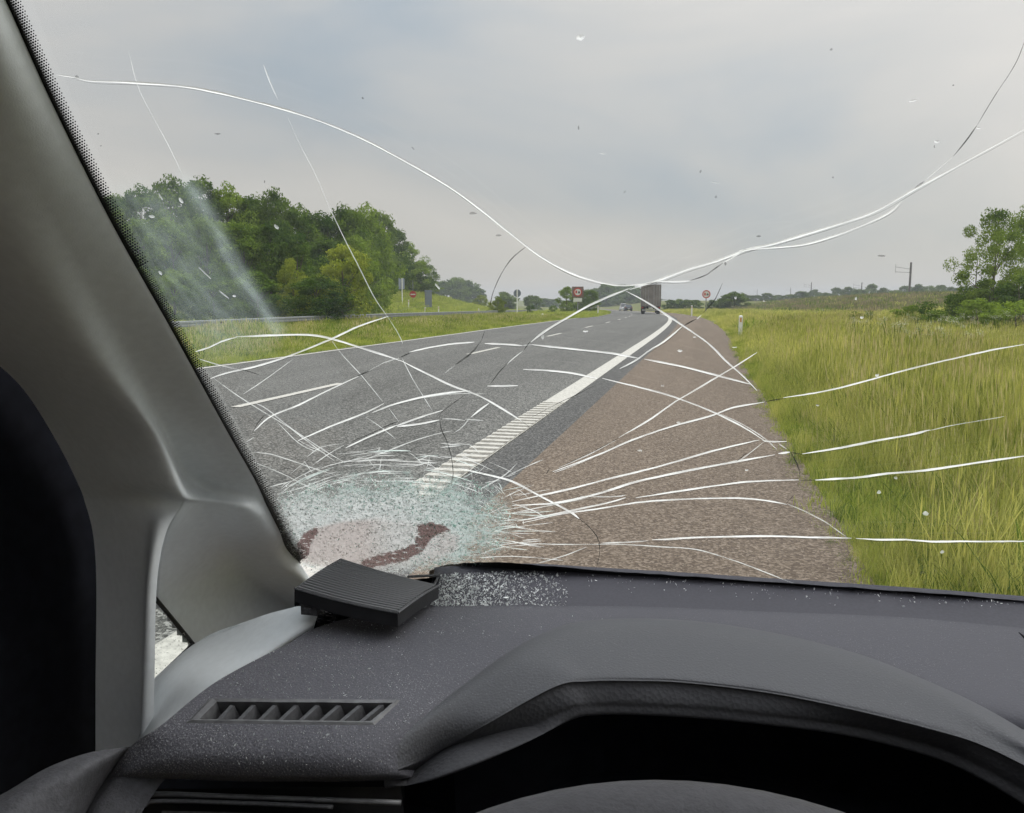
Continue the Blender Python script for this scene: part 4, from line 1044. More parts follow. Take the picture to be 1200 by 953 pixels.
BROWN = [(420,669),(424,656),(448,648),(470,643),(484,636),(489,625),(488,615),(505,611),(520,615),(530,622),(514,627),(505,633),(497,646),(478,657),(450,664)]
BROWN2 = [(348,658),(347,638),(356,624),(372,616),(374,624),(365,638),(361,656)]
nu, nv = 250, 110
uu = np.linspace(305, 625, nu); vv = np.linspace(545, 684, nv)
U2, V2 = np.meshgrid(uu, vv)
U2 = U2 + RNG.normal(0, .45, U2.shape); V2 = V2 + RNG.normal(0, .45, V2.shape)
P2 = np.stack([U2.ravel(), V2.ravel()], -1)
ins = inpoly(P2, POLY); dd = pdist(P2, POLY); sd_ = np.where(ins, dd, -dd)
wob = 9*np.sin(P2[:, 0]*.11) + 6*np.sin(P2[:, 0]*.31 + P2[:, 1]*.2) + 5*np.sin(P2[:, 1]*.37 - P2[:, 0]*.07)
alpha = smooth(sd_ + wob*np.where(P2[:, 1] > 645, 0, 1)*(P2[:, 0] > 350), -20, 24)
alpha *= np.where(P2[:, 0] > 540, 0.50 + 0.35*smooth(600-P2[:, 0], 0, 60), 1.0)
alpha *= 0.72 + 0.28*smooth(P2[:, 1], 562, 590)
pk = np.where(inpoly(P2, PINK), 1, -1)*pdist(P2, PINK); pink = smooth(pk, -3, 6)  # pinkish brown tint over part of the crushed glass
br = np.maximum(np.where(inpoly(P2, BROWN), 1, -1)*pdist(P2, BROWN), np.where(inpoly(P2, BROWN2), 1, -1)*pdist(P2, BROWN2)); brown = smooth(br, -1.5, 2)
pinkleft = pink*(1 - smooth(P2[:, 0], 395, 470))*1.1 + pink*0.33 + pink*smooth(P2[:, 0], 480, 520)*.3
teal = np.clip(smooth(P2[:, 0], 450, 580)*0.9 + (1-smooth(P2[:, 1], 568, 592))*0.7, 0, 1)*(1-pink)
n2 = RNG.uniform(-1, 1, len(P2)) * 1.3
Vg = [W(P2[i, 0], P2[i, 1], 0.0028 + 0.0014*n2[i]) for i in range(len(P2))]
i0 = (np.arange(nv-1)[:, None]*nu + np.arange(nu-1)).ravel()
Fg = np.stack([i0, i0+1, i0+nu+1, i0+nu], -1)
keep = alpha[Fg].max(axis=1) > 0.01; Fg = Fg[keep]
me = fast_mesh('crushed_glass', Vg, Fg, None)
for nm, arr in (('alpha_m', alpha), ('pink', np.clip(pinkleft, 0, 1)), ('brown', brown), ('teal', teal)):
    at_ = me.attributes.new(nm, 'FLOAT', 'POINT')
    if len(at_.data) == len(arr): at_.data.foreach_set('value', arr.astype(np.float32))
def crush_mat():
    m = bpy.data.materials.new('crushed_glass'); m.use_nodes = True
    t = m.node_tree; nd, lk = t.nodes, t.links
    for n in list(nd): nd.remove(n)
    o = nd.new('ShaderNodeOutputMaterial'); g = nd.new('ShaderNodeNewGeometry')
    def at(nm):
        a = nd.new('ShaderNodeAttribute'); a.attribute_name = nm; return a.outputs['Fac']
    def math_(op, a, b, c=None, cl=False):
        x = nd.new('ShaderNodeMath'); x.operation = op; x.use_clamp = cl
        for i, v in enumerate((a, b, c)):
            if v is None: continue
            if isinstance(v, (int, float)): x.inputs[i].default_value = v
            else: lk.new(v, x.inputs[i])
        return x.outputs[0]
    vo = nd.new('ShaderNodeTexVoronoi'); vo.inputs['Scale'].default_value = 330; vo.feature = 'F1'
    ve = nd.new('ShaderNodeTexVoronoi'); ve.inputs['Scale'].default_value = 260; ve.feature = 'DISTANCE_TO_EDGE'
    mp_ = nd.new('ShaderNodeMapping'); mp_.inputs['Scale'].default_value = (0.55, 1.0, 1.0)
    nz_ = nd.new('ShaderNodeTexNoise'); nz_.inputs['Scale'].default_value = 60; nz_.inputs['Detail'].default_value = 5
    lk.new(g.outputs['Position'], mp_.inputs[0])
    for q in (vo, ve): lk.new(mp_.outputs[0], q.inputs['Vector'])
    lk.new(g.outputs['Position'], nz_.inputs['Vector'])
    sp = nd.new('ShaderNodeSeparateColor'); lk.new(vo.outputs['Color'], sp.inputs[0])
    cell = sp.outputs[0]
    # colour
    def mixc(f, a, b):
        x = nd.new('ShaderNodeMix'); x.data_type = 'RGBA'; lk.new(f, x.inputs[0])
        for i, v in ((6, a), (7, b)):
            if isinstance(v, tuple): x.inputs[i].default_value = (*v, 1)
            else: lk.new(v, x.inputs[i])
        return x.outputs[2]
    c = mixc(cell, (0.62, 0.66, 0.64), (0.97, 0.98, 0.97))
    c = mixc(math_('MULTIPLY', at('teal'), math_('MULTIPLY_ADD', sp.outputs[1], -0.75, 1.0, True)), c, (0.56, 0.71, 0.66))
    c = mixc(math_('MULTIPLY', at('pink'), 0.8), c, (0.66, 0.57, 0.54))
    bf = math_('GREATER_THAN', math_('MULTIPLY_ADD', cell, -0.9, at('brown')), 0.17)
    c = mixc(math_('MULTIPLY', bf, at('brown')), c, (0.25, 0.175, 0.165))
    d = nd.new('ShaderNodeBsdfDiffuse'); tr_ = nd.new('ShaderNodeBsdfTranslucent'); gl = nd.new('ShaderNodeBsdfGlossy'); gl.inputs['Roughness'].default_value = .25
    lk.new(c, d.inputs[0]); lk.new(c, tr_.inputs[0])
    m1 = nd.new('ShaderNodeMixShader'); m1.inputs[0].default_value = .55; lk.new(d.outputs[0], m1.inputs[1]); lk.new(tr_.outputs[0], m1.inputs[2])
    m2 = nd.new('ShaderNodeMixShader'); m2.inputs[0].default_value = .06; lk.new(m1.outputs[0], m2.inputs[1]); lk.new(gl.outputs[0], m2.inputs[2])
    # coverage: cells drop out towards the rim
    edge_ = math_('SUBTRACT', 1.0, math_('MULTIPLY', ve.outputs['Distance'], 5.0, None, True), None, True)
    a = math_('MULTIPLY_ADD', at('alpha_m'), 2.3, math_('MULTIPLY_ADD', cell, -1.0, math_('MULTIPLY_ADD', nz_.outputs['Fac'], 1.2, -1.05)))
    a = math_('MULTIPLY', a, math_('MULTIPLY_ADD', edge_, 0.2, 0.88), None, True)
    a = math_('MULTIPLY', a, math_('MINIMUM', math_('MULTIPLY', at('alpha_m'), 4.0), 1.0), None, True)
    a = math_('MAXIMUM', a, math_('MULTIPLY', math_('GREATER_THAN', edge_, 0.72), math_('MULTIPLY', at('alpha_m'), 0.9)), None, True)
    tp = nd.new('ShaderNodeBsdfTransparent'); m3 = nd.new('ShaderNodeMixShader'); lk.new(a, m3.inputs[0]); lk.new(tp.outputs[0], m3.inputs[1]); lk.new(m2.outputs[0], m3.inputs[2])
    lk.new(m3.outputs[0], o.inputs[0]); return m
me.materials.append(crush_mat())
cg = link(bpy.data.objects.new('crushed_glass', me)); cg.parent = ws
props(cg, 'white and green crushed glass with a pinkish brown patch', kind='stuff')
# loose splinters standing on the crushed glass
def chips(name, pts3, size, m, tang=None):
    V, F = [], []
    for p, s_ in zip(pts3, size):
        n = RNG.normal(size=3); n /= np.linalg.norm(n); a = np.cross(n, RNG.normal(size=3)); a /= np.linalg.norm(a); b = np.cross(n, a)
        e = s_*RNG.uniform(.5, 1.4); f = s_*RNG.uniform(.25, .6); k = len(V)
        V += [p - a*e, p - b*f, p + a*e*RNG.uniform(.5, 1), p + b*f, p + n*s_*.3]
        F += [(k, k+1, k+4), (k+1, k+2, k+4), (k+2, k+3, k+4), (k+3, k, k+4)]
    return fast_mesh(name, V, F, m)
def splinters(name, n, m, fn, smin, smax):
    pts, sz = [], []
    while len(pts) < n:
        u, v = RNG.uniform(322, 610), RNG.uniform(556, 674)
        p = np.array([[u, v]]); s1 = (1 if inpoly(p, POLY)[0] else -1)*pdist(p, POLY)[0]
        if RNG.uniform() < smooth(s1, -10, 12)*fn(u, v):
            pts.append(W(u, v, 0.004)); sz.append(RNG.uniform(smin, smax)/950*.9)
    o = link(bpy.data.objects.new(name, chips(name, pts, sz, m))); o.parent = ws; return props(o, kind='stuff')
M['chipw'] = crack_mat('chip_white', (0.9, 0.92, 0.9)); M['chipg'] = crack_mat('chip_green', (0.5, 0.72, 0.64), 0.85)
splinters('white_splinters', 5200, M['chipw'], lambda u, v: (0.5 if u > 530 else 1.0)*(.35 if inpoly(np.array([[u, v]]), PINK)[0] and u < 420 else 1), .6, 2.2)
splinters('green_splinters', 1900, M['chipg'], lambda u, v: (1.0 if (u > 480 or v < 600) else .12), 1.0, 2.6)
splinters('dark_splinters', 420, M['crackdark'], lambda u, v: 1.0 if (u < 365 and 580 < v < 640) or v > 655 else .08, .8, 2.0)

# smear of dust on the glass by the pillar
SM = [(120,170),(215,195),(250,260),(290,330),(330,392),(325,420),(240,440),(195,385),(150,300),(110,220)]
nu, nv = 70, 80
U2, V2 = np.meshgrid(np.linspace(100, 345, nu), np.linspace(150, 450, nv)); P2 = np.stack([U2.ravel(), V2.ravel()], -1)
sd_ = np.where(inpoly(P2, SM), 1, -1)*pdist(P2, SM)
streak = np.exp(-(pdist(P2, [(205,190),(232,230),(258,280),(290,335),(325,385)], False)/9.0)**2)
al = 0.15*smooth(sd_, -8, 45)*smooth(P2[:, 1], 190, 250) + 0.22*streak*smooth(P2[:, 1], 190, 230)
me = fast_mesh('dust_smear', [W(a, b, 0.0008) for a, b in P2], np.stack([(i := (np.arange(nv-1)[:, None]*nu + np.arange(nu-1)).ravel()), i+1, i+nu+1, i+nu], -1), None, True)
at_ = me.attributes.new('alpha_m', 'FLOAT', 'POINT'); at_.data.foreach_set('value', al.astype(np.float32))
m = bpy.data.materials.new('dust_on_glass'); m.use_nodes = True; t = m.node_tree; nd, lk = t.nodes, t.links
for n in list(nd): nd.remove(n)
o = nd.new('ShaderNodeOutputMaterial'); g = nd.new('ShaderNodeNewGeometry'); a = nd.new('ShaderNodeAttribute'); a.attribute_name = 'alpha_m'
nz_ = nd.new('ShaderNodeTexNoise'); nz_.inputs['Scale'].default_value = 60; nz_.inputs['Detail'].default_value = 6
mp_ = nd.new('ShaderNodeMapping'); mp_.inputs['Rotation'].default_value = (0.3, 0.4, 0.6); mp_.inputs['Scale'].default_value = (2.2, 0.45, 1)
lk.new(g.outputs['Position'], mp_.inputs[0]); lk.new(mp_.outputs[0], nz_.inputs['Vector'])
mm = nd.new('ShaderNodeMath'); mm.operation = 'MULTIPLY_ADD'; lk.new(nz_.outputs['Fac'], mm.inputs[0]); mm.inputs[1].default_value = 1.8; mm.inputs[2].default_value = .1
m2 = nd.new('ShaderNodeMath'); m2.operation = 'MULTIPLY'; m2.use_clamp = True; lk.new(mm.outputs[0], m2.inputs[0]); lk.new(a.outputs['Fac'], m2.inputs[1])
d = nd.new('ShaderNodeBsdfTranslucent'); d.inputs[0].default_value = (.62, .72, .7, 1); tp = nd.new('ShaderNodeBsdfTransparent'); ms = nd.new('ShaderNodeMixShader')
lk.new(m2.outputs[0], ms.inputs[0]); lk.new(tp.outputs[0], ms.inputs[1]); lk.new(d.outputs[0], ms.inputs[2]); lk.new(ms.outputs[0], o.inputs[0])
me.materials.append(m)
o = link(bpy.data.objects.new('dust_smear', me)); o.parent = ws

# chips, drops and insect marks on the glass
def fleck(u, v, w_, h_, ang, m):
    V = []
    c = W(u, v, .001)
    for k in range(8):
        a = 2*math.pi*k/8; x, y_ = math.cos(a)*w_/2*RNG.uniform(.7, 1.2), math.sin(a)*h_/2*RNG.uniform(.7, 1.2)
        V.append(W(u + x*math.cos(ang) - y_*math.sin(ang), v + x*math.sin(ang) + y_*math.cos(ang), .0008))
    V.append(W(u, v, .0022))
    o = obj('glass_chip', V, [(k, (k+1) % 8, 8) for k in range(8)], M[m]); o.parent = ws
FL = [(255,157,10,3,0,'crackdark'),(554,250,12,4,0,'crackdark'),(584,276,10,3.5,0,'crackdark'),(680,44,14,9,-.3,'crackfine'),(974,58,5,4,-.6,'crackdark'),(1070,118,15,4,-.2,'crackfine'),(838,214,15,3,.1,'crackfine'),
      (889,277,8,3,0,'crackdark'),(1033,300,11,3.5,0,'crackdark'),(178,254,12,5,.2,'crack'),(324,266,12,5,.6,'crack'),(212,235,13,5,1.0,'crackfine'),(188,230,14,3,1.0,'crackfine'),(484,174,6,3,.8,'crackdark'),
      (425,115,5,3,1,'crackdark'),(678,150,3,7,0,'crackdark'),(732,225,3,5,.5,'crackdark'),(513,336,4,12,-.7,'crack'),(1147,150,8,4,0,'crackfine'),(1098,166,12,5,0,'crackfine'),(1095,172,2,6,0,'crackdark'),
      (797,411,9,5,0,'crack'),(814,395,6,3,0,'crackfine'),(861,407,8,3,0,'crackfine'),(776,452,7,4,0,'crack'),(795,495,6,4,0,'crackfine'),(750,528,9,3,0,'crackfine'),(875,551,6,3,0,'crackfine'),(686,388,9,4,0,'crackfine'),
      (862,349,5,5,0,'crackfine'),(895,353,4,4,0,'crack'),(1003,350,4,6,.3,'crack'),(1028,440,7,5,0,'crackfine'),(958,475,6,3,0,'crackfine'),(1085,602,10,8,0,'crackfine'),(1030,577,8,6,0,'crackfine'),(1081,671,8,5,0,'crackdark'),
      (1104,647,7,5,0,'crackfine'),(1187,661,7,5,0,'crackdark'),(90,90,7,4,0,'crackdark'),(240,320,30,2,.75,'crackfine'),(262,345,24,2.4,.7,'crack'),(188,320,10,4,.8,'crackfine'),(275,347,6,4,0,'crack'),(260,378,8,3,.2,'crackdark'),
      (310,213,2,5,0,'crackdark'),(821,201,3,5,.5,'crackdark'),(839,231,4,5,0,'crackdark'),(976,208,3,3,0,'crackdark'),(1117,100,3,3,0,'crackdark'),(706,180,12,1.5,.1,'crackfine'),(115,157,3,3,0,'crackdark'),(118,171,3,3,0,'crackdark'),
      (634,383,0.1,0.1,0,'crackfine'),(636,395,5,9,0,'crack'),(850,309,3,6,0,'crackdark'),(1010,372,7,5,0,'crackfine'),(1050,560,6,5,0,'crackfine')]
for f_ in FL: fleck(f_[0], f_[1], f_[2]*(.8 if f_[5] == 'crackdark' else .72), f_[3]*.75, f_[4], 'fleck' if f_[5] == 'crackdark' else 'crackfine')

# ------------------------------------------------------------------ pillar trim
def to_px_(P):
    q = np.asarray(P) - CAM; d = q @ BF; return np.stack([600 + FPX*(q@BR)/d, 476.5 - FPX*(q@BU)/d], -1)
def wd_(u, v, off): return W(u, v, off)
# rows top -> bottom; columns windscreen edge -> inner face -> crease -> door side
def prow(we, cols):      # first column tucked under the glass
    r = [W(we[0]+4, we[1], -0.004), W(we[0], we[1], .007)]
    for k, (u, v, x) in enumerate(cols): r.append(W(u - 30, v, .034) if k == 0 else Xp(u, v, x + (.034, .018, 0)[k-1] if k < 4 else x))
    return r
up = [
 prow((-27,-60), [(-55,-60,-.355), (-160,-20,-.43), (-230,60,-.50), (-300,200,-.60)]),
 prow((5,8),     [(-15,10,-.368), (-110,60,-.44), (-170,150,-.51), (-200,260,-.62)]),
 prow((60,130),  [(38,132,-.39), (-50,190,-.455), (-90,260,-.525), (-130,340,-.63)]),
 prow((130,270), [(105,272,-.418), (30,315,-.475), (-15,350,-.535), (-40,400,-.64)]),
 prow((200,395), [(172,398,-.446), (105,420,-.495), (58,432,-.548), (22,450,-.645)]),
 prow((260,505), [(228,505,-.470), (178,508,-.512), (130,508,-.555), (64,513,-.648)]),
 prow((292,562), [(255,565,-.480), (212,578,-.520), (156,562,-.558), (92,568,-.650)]),
]
leg = [
 [Xp(213,590,-.520), Xp(163,585,-.560), Xp(100,590,-.650)],
 [Xp(197,618,-.522), Xp(166,618,-.562), Xp(108,620,-.650)],
 [Xp(188,652,-.524), Xp(167,655,-.564), Xp(112,656,-.650)],
 [Xp(183,700,-.528), Xp(167,705,-.568), Xp(113,705,-.650)],
 [Xp(181,795,-.535), Xp(166,790,-.572), Xp(112,800,-.650)],
 [Xp(178,905,-.545), Xp(161,908,-.578), Xp(112,915,-.650)],
]
rightside = [((309,592),(262,594)), ((324,622),(262,624)), ((340,652),(262,656)), ((372,700),(270,704)), ((420,770),(290,790)), ((430,850),(300,860))]
G3 = [list(r) for r in up]
for (we, md), r in zip(rightside, leg):
    dw = DPW = float((W(we[0], min(we[1], 668), .012) - CAM) @ BF)
    d0_ = float((np.asarray(r[0]) - CAM) @ BF)
    G3.append([D(we[0]+5, we[1], dw+.02), D(we[0], we[1], dw), D(md[0]+20, md[1], (dw*.6+d0_*.4)-.012), r[0], r[1], r[2]])
# columns: 0..3 hollow side, 3..5 foot side; the split row is control row 6
NRr, NCc, KC = 12, 20, 3
G3 = np.array(G3, float)
A3 = cr(G3, (len(G3)-1)*NRr + 1)                                     # rows
B3 = np.swapaxes(cr(np.swapaxes(A3, 0, 1), 5*NCc + 1), 0, 1)         # columns
nrow, ncol = B3.shape[:2]; split = 6*NRr; kc = KC*NCc
PX3 = to_px_(B3.reshape(-1, 3)).reshape(nrow, ncol, 2)
def dent(u, v, ue):           # how far the hollow lies behind the pillar's own face
    wx = np.interp(v, [500, 576, 632, 668, 720], [258, 300, 330, 352, 420])
    h = smooth(u - ue, 0, 30); h = h + (1-h)*smooth(v, 588, 650)
    return 0.150*smooth(v, 535, 715)*smooth(wx - u, 4, 75)*h
ue = PX3[:, kc, 0]
Hs = B3.copy()
for i in range(nrow):
    for j in range(ncol):
        if j <= kc or i > split:
            u, v = PX3[i, j]; gd = float(dent(u, v, ue[i]))
            if gd > 0: Hs[i, j] = B3[i, j] + (B3[i, j] - CAM)/max(.1, float((B3[i, j]-CAM) @ BF))*gd
V1, F1 = [], []
idA = -np.ones((nrow, ncol), int); idB = -np.ones((nrow, ncol), int)
kx = kc + int(NCc*.55)
for i in range(nrow):
    for j in range(ncol):
        if i <= split: idA[i, j] = idB[i, j] = len(V1); V1.append(Hs[i, j] if j <= kc else B3[i, j])
        else:
            if j >= kc: idA[i, j] = len(V1); V1.append(B3[i, j])
            if j <= kx: idB[i, j] = len(V1); V1.append(Hs[i, j] + (0 if j <= kc else 1)*(Hs[i, j]-CAM)*.01)
for i in range(nrow-1):
    for j in range(ncol-1):
        if i < split or j >= kc: F1.append([idA[i, j], idA[i, j+1], idA[i+1, j+1], idA[i+1, j]])
        if i >= split and j < kx:
            u, v = PX3[i, j]
            if j >= kc and i < split + 2: continue
            if (v - 700) > (u - 180)*1.19: continue          # quarter window opening
            if v > 790: continue
            F1.append([idB[i, j], idB[i, j+1], idB[i+1, j+1], idB[i+1, j]])
pa = obj('pillar_trim', V1, F1, M['trim'], None, True); C_(pa)
# quarter window: rubber edge and glass
e1, e2, e3, e4 = D(178,694,.995), D(228,757,1.0), D(178,806,.98), D(160,740,.99)
qw = obj('quarter_window', [e1, e2, e3, e4], [(0, 1, 2, 3)], M['sideglass']); C_(qw)
def bar(name, a, b, r, m, parent=None):
    q = MB(); q.tube([a, b], r, 6); o = q.make(name, m)
    o.parent = parent or car
    if parent is None: o.matrix_parent_inverse = car_inv
    return o
HF = Hs.reshape(-1, 3); HPX = to_px_(HF)
sp_ = []
for t in np.linspace(0, 1.06, 10):
    u_, v_ = 180 + 46*t, 699 + 55.5*t; k = np.argmin(np.sum((HPX - (u_, v_))**2, axis=1)); sp_.append(D(u_, v_, float((HF[k]-CAM) @ BF) - .006))
q = MB(); q.tube(sp_, .0026, 6); o = q.make('seal', M['blackplastic'], None, True); o.parent = qw
bar('seal', D(226,755,.965), D(180,799,.95), .0022, M['blackplastic'], qw)
# speckle on the quarter glass
V, F = [], []
for k in range(150):
    a, b = RNG.uniform(), RNG.uniform()
    if a + b > 1: a, b = 1-a, 1-b
    p = np.array(e1) + (np.array(e2)-e1)*a + (np.array(e3)-e1)*b + (CAM - e1)*.003; s_ = RNG.uniform(.0004, .0015)
    i = len(V); V += [p+(-s_, 0, -s_*.5), p+(s_, 0, -s_*.4), p+(s_*.6, 0, s_), p+(-s_*.7, 0, s_*.6)]; F.append((i, i+1, i+2, i+3))
o = obj('glass_grit', V, F, M['crackfine']); o.parent = qw; props(o, kind='stuff')

# ledge between pillar foot and dashboard
led = [
 [D(338,714,.895), D(350,710.5,.885), D(364,714,.87), D(372,722,.875), D(360,742,.90)],
 [D(286,731,.905), D(310,722,.89), D(352,728,.85), D(362,742,.855), D(350,765,.90)],
 [D(214,768,.93), D(240,750,.915), D(300,765,.83), D(312,780,.84), D(300,800,.88)],
 [D(166,812,.93), D(200,790,.87), D(245,800,.81), D(256,815,.82), D(250,835,.86)],
 [D(168,842,.86), D(184,836,.83), D(205,838,.80), D(215,850,.80), D(215,867,.84)],
 [D(158,876,.83), D(166,872,.805), D(176,870,.785), D(184,880,.785), D(188,895,.82)],
 [D(140,900,.79), D(148,900,.78), D(155,900,.77), D(160,908,.77), D(166,915,.80)],
]
patch_obj('side_ledge', led, 70, 40, M['trim'], None, .004); C_(bpy.data.objects['side_ledge'])

# ------------------------------------------------------------------ dashboard
zz = lambda pts, z: [Z(u, v, (z[i] if isinstance(z, (list, tuple)) else z)) for i, (u, v) in enumerate(pts)]
rowA0 = [(352,757),(376,743),(422,731),(505,721),(600,720),(750,721),(900,727),(1060,734),(1215,750)]
rowA = [(345,750),(372,736),(420,723),(505,712.5),(600,711),(750,712),(900,718),(1060,725),(1215,740)]
rowA2 = [(338,754),(368,740),(420,726.5),(505,716),(600,714.5),(750,715.5),(900,721.5),(1060,729),(1215,744)]
rowB = [(255,798),(305,783),(380,766),(480,752),(590,748),(750,750),(900,758),(1060,778),(1215,810)]
rowC = [(190,849),(238,838),(335,830),(450,820),(570,800),(750,790),(900,800),(1060,820),(1215,850)]
rowD = [(152,876),(215,880),(315,878),(435,872),(540,850),(750,830),(900,840),(1060,855),(1215,885)]
rowE = [(128,915),(165,905),(300,908),(450,906),(520,888),(750,856),(900,866),(1060,885),(1215,920)]
rowF = [(118,935),(172,914),(300,916),(458,914),(530,900),(750,870),(900,880),(1060,900),(1215,940)]
dash_grid = [
 zz(rowA0, -.375), zz(rowA, [-.345,-.343,-.341,-.340,-.340,-.342,-.342,-.343,-.343]), zz(rowA2, [-.341,-.3395,-.3378,-.337,-.337,-.339,-.339,-.340,-.340]), 
 zz(rowB, [-.342,-.341,-.339,-.337,-.338,-.342,-.343,-.346,-.350]),
 zz(rowC, [-.352,-.350,-.348,-.348,-.352,-.362,-.362,-.360,-.359]),
 zz(rowD, [-.368,-.365,-.363,-.364,-.375,-.41,-.41,-.40,-.39]),
 zz(rowE, [-.40,-.385,-.383,-.385,-.41,-.46,-.46,-.46,-.46]),
 zz(rowF, [-.43,-.40,-.398,-.40,-.43,-.50,-.50,-.50,-.50]),
]
nr, nc = 230, 330
V, F = patch(dash_grid, nr, nc)
VENT = [(248,820.5),(467,822),(438,848),(222,845.5)]
def to_px(P):
    q = np.asarray(P) - CAM; d = q @ BF; return np.stack([600 + FPX*(q@BR)/d, 476.5 - FPX*(q@BU)/d], -1)
cen = np.array([V[list(f)].mean(0) for f in F]); pc = to_px(cen)
hole = inpoly(pc, VENT) & (np.array([f[0] for f in F]) // nc > 10)
F = [f for f, h in zip(F, hole) if not h]
dash = obj('dashboard', V, F, M['dash'], None, True); C_(dash)
def on_dash(u, v, dz=0.0):     # dash surface point under pixel
    d2_ = np.sum((PXD - (u, v))**2, axis=1); k = np.argpartition(d2_, 6)[:6]; w6 = 1/(d2_[k] + .3)
    return (VD[k]*w6[:, None]).sum(0)/w6.sum() + np.array([0, 0, dz])
SEL = np.arange(len(V)) // nc > 8
VD = V[SEL]; PXD = to_px(VD)
# shelf below the glass
sh0 = [(509,671),(545,668.5),(620,666.5),(700,671),(800,677),(900,683.5),(1060,694),(1230,707)]
sh1 = [(502,692),(530,691),(610,690),(700,692),(800,695),(900,700),(1060,710),(1230,723)]
sh2 = [(495,716),(520,716),(600,716),(700,716),(800,718),(900,724),(1060,731),(1230,748)]
patch_obj('dashboard_shelf', [zz([(u, v-6) for u, v in sh0], -.338), zz(sh0, -.340), zz(sh1, -.347), zz(sh2, -.352)], 16, 60, M['shelf'], None); C_(bpy.data.objects['dashboard_shelf'])
# visor over the instruments
h0 = [(452,880),(486,851),(537,811),(600,766),(652,739),(705,729),(800,729.5),(900,742),(1000,766),(1080,797),(1150,830),(1220,872)]
h1 = [(462,886),(500,856),(550,817),(612,776),(660,752),(710,744),(800,745),(900,758),(1000,782),(1090,812),(1155,845),(1225,886)]
h2 = [(466,903),(512,884),(570,852),(650,808),(690,801.5),(740,801),(800,803),(900,815),(1000,835),(1100,860),(1155,878),(1230,915)]
h3 = [(450,914),(505,903),(590,868),(662,832),(698,826),(745,826),(820,830),(900,838),(1000,851),(1100,876),(1160,903),(1235,945)]
h4 = [(446,924),(508,912),(595,878),(668,842),(700,836),(745,836),(820,840),(900,848),(1000,862),(1100,888),(1160,915),(1235,960)]
zh0 = [-.382,-.359,-.347,-.336,-.3335,-.3335,-.335,-.338,-.342,-.346,-.350,-.356]
zh1 = [-.383,-.3575,-.344,-.331,-.328,-.328,-.329,-.332,-.336,-.340,-.344,-.350]
zh2 = [-.390,-.364,-.350,-.338,-.337,-.337,-.338,-.340,-.345,-.350,-.354,-.362]
zh3 = [-.405,-.378,-.364,-.357,-.356,-.356,-.357,-.358,-.363,-.369,-.375,-.386]
def flush(row, offs):
    for i, e in enumerate(offs):
        p = on_dash(*to_px(np.array([row[i]]))[0]); q_ = np.asarray(row[i]); wgt = (1.0, .85, .45)[i]
        ray_ = (q_ - CAM)/float((q_ - CAM) @ BF); dp = float((p - CAM) @ BF) - e; dq = float((q_ - CAM) @ BF)
        row[i] = CAM + ray_*(dp*wgt + dq*(1-wgt))
    return row
patch_obj('instrument_visor', [flush(zz([(u-2, v-6) for u, v in h0], [z-.012 for z in zh0]), (-.008,-.01,-.01)), flush(zz(h0, zh0), (-.003, 0, .001)), flush(zz(h1, zh1), (-.001,.002,.004)), flush(zz([(u, v-14) for u, v in h2], [z+.0045 for z in zh2]), (0,.003,.005)), flush(zz([(u, v-3) for u, v in h2], [z+.001 for z in zh2]), (0,.002,.003))], 60, 160, M['hood'], None); C_(bpy.data.objects['instrument_visor'])
g_ = [flush(zz([(u, v-3.2) for u, v in h2], [z+.0008 for z in zh2]), (0,.0018,.0028)), flush(zz([(u, v+1) for u, v in h2], [z-.003 for z in zh2]), (0,.001,.002)), flush(zz(h3, zh3), (-.002,0,0)), [p + np.array([0, .03, -.012]) for p in zz(h4, zh3)], [p + np.array([0, .16, .0]) for p in zz(h4, zh3)]]
patch_obj('visor_edge', g_, 50, 160, M['leather'], None); C_(bpy.data.objects['visor_edge'])
# dark instrument recess and lower column cover
q = MB()
A = [Z(u, v+1, z-.018) for (u, v), z in zip(h4, zh3)]
for i, a in enumerate(A): q.v.append(tuple(a + np.array([0, .05, .012])))
for i, a in enumerate(A): q.v.append(tuple(np.array([a[0], a[1]+.10, EYE-.75])))
q.f = [(i, i+1, len(A)+i+1, len(A)+i) for i in range(len(A)-1)]
C_(q.make('instrument_panel', M['black']))
q = MB(); q.box((-.50, .50, EYE-.9), (1.3, .56, EYE-.47)); q.box((-.46, .56, EYE-.52), (1.3, .80, EYE-.47)); q.box((-.56, .56, EYE-.522), (-.461, .78, EYE-.472)); q.box((.42, .80, EYE-.6), (1.32, .97, EYE-.55)); C_(q.make('lower_dashboard', M['black']))

# the passenger half of the dashboard, right of the view
pd = []
for (y, z0, dz) in ((1.0, -.338, 0), (.93, -.347, 0), (.86, -.353, 0), (.80, -.3475, 0), (.62, -.352, .012), (.50, -.372, .02), (.44, -.42, .02), (.46, -.56, 0)):
    pd.append([np.array([x, y + .0 - .062*(x-.38)**2*(1 if y > .7 else .3), EYE + z0 - .006*(x < .5) - .010*(x < .4) + dz*(x > .6)]) for x in (.27, .40, .52, .75, 1.0, 1.22, 1.34)])
patch_obj('passenger_dashboard', pd, 60, 40, M['dash'], None); C_(bpy.data.objects['passenger_dashboard'])
rp = []
for z, w_ in ((-.36, .10), (-.2, .075), (0.0, .06), (.2, .055), (.34, .055)):
    hw = 0.94 - 0.16*(z + .34)/.7; xe = .38 + hw; ye = .997 - .062*hw**2 - (z + .34)/RAKE
    rp.append([np.array([xe - .085, ye - .03, EYE+z]), np.array([xe - .055, ye - .055, EYE+z]), np.array([xe - .02, ye - w_ - .02, EYE+z]), np.array([xe + .02, ye - w_ - .03, EYE+z])])
patch_obj('pillar_trim', rp, 40, 20, M['trim'], None, .01); C_(bpy.data.objects['pillar_trim.001'])
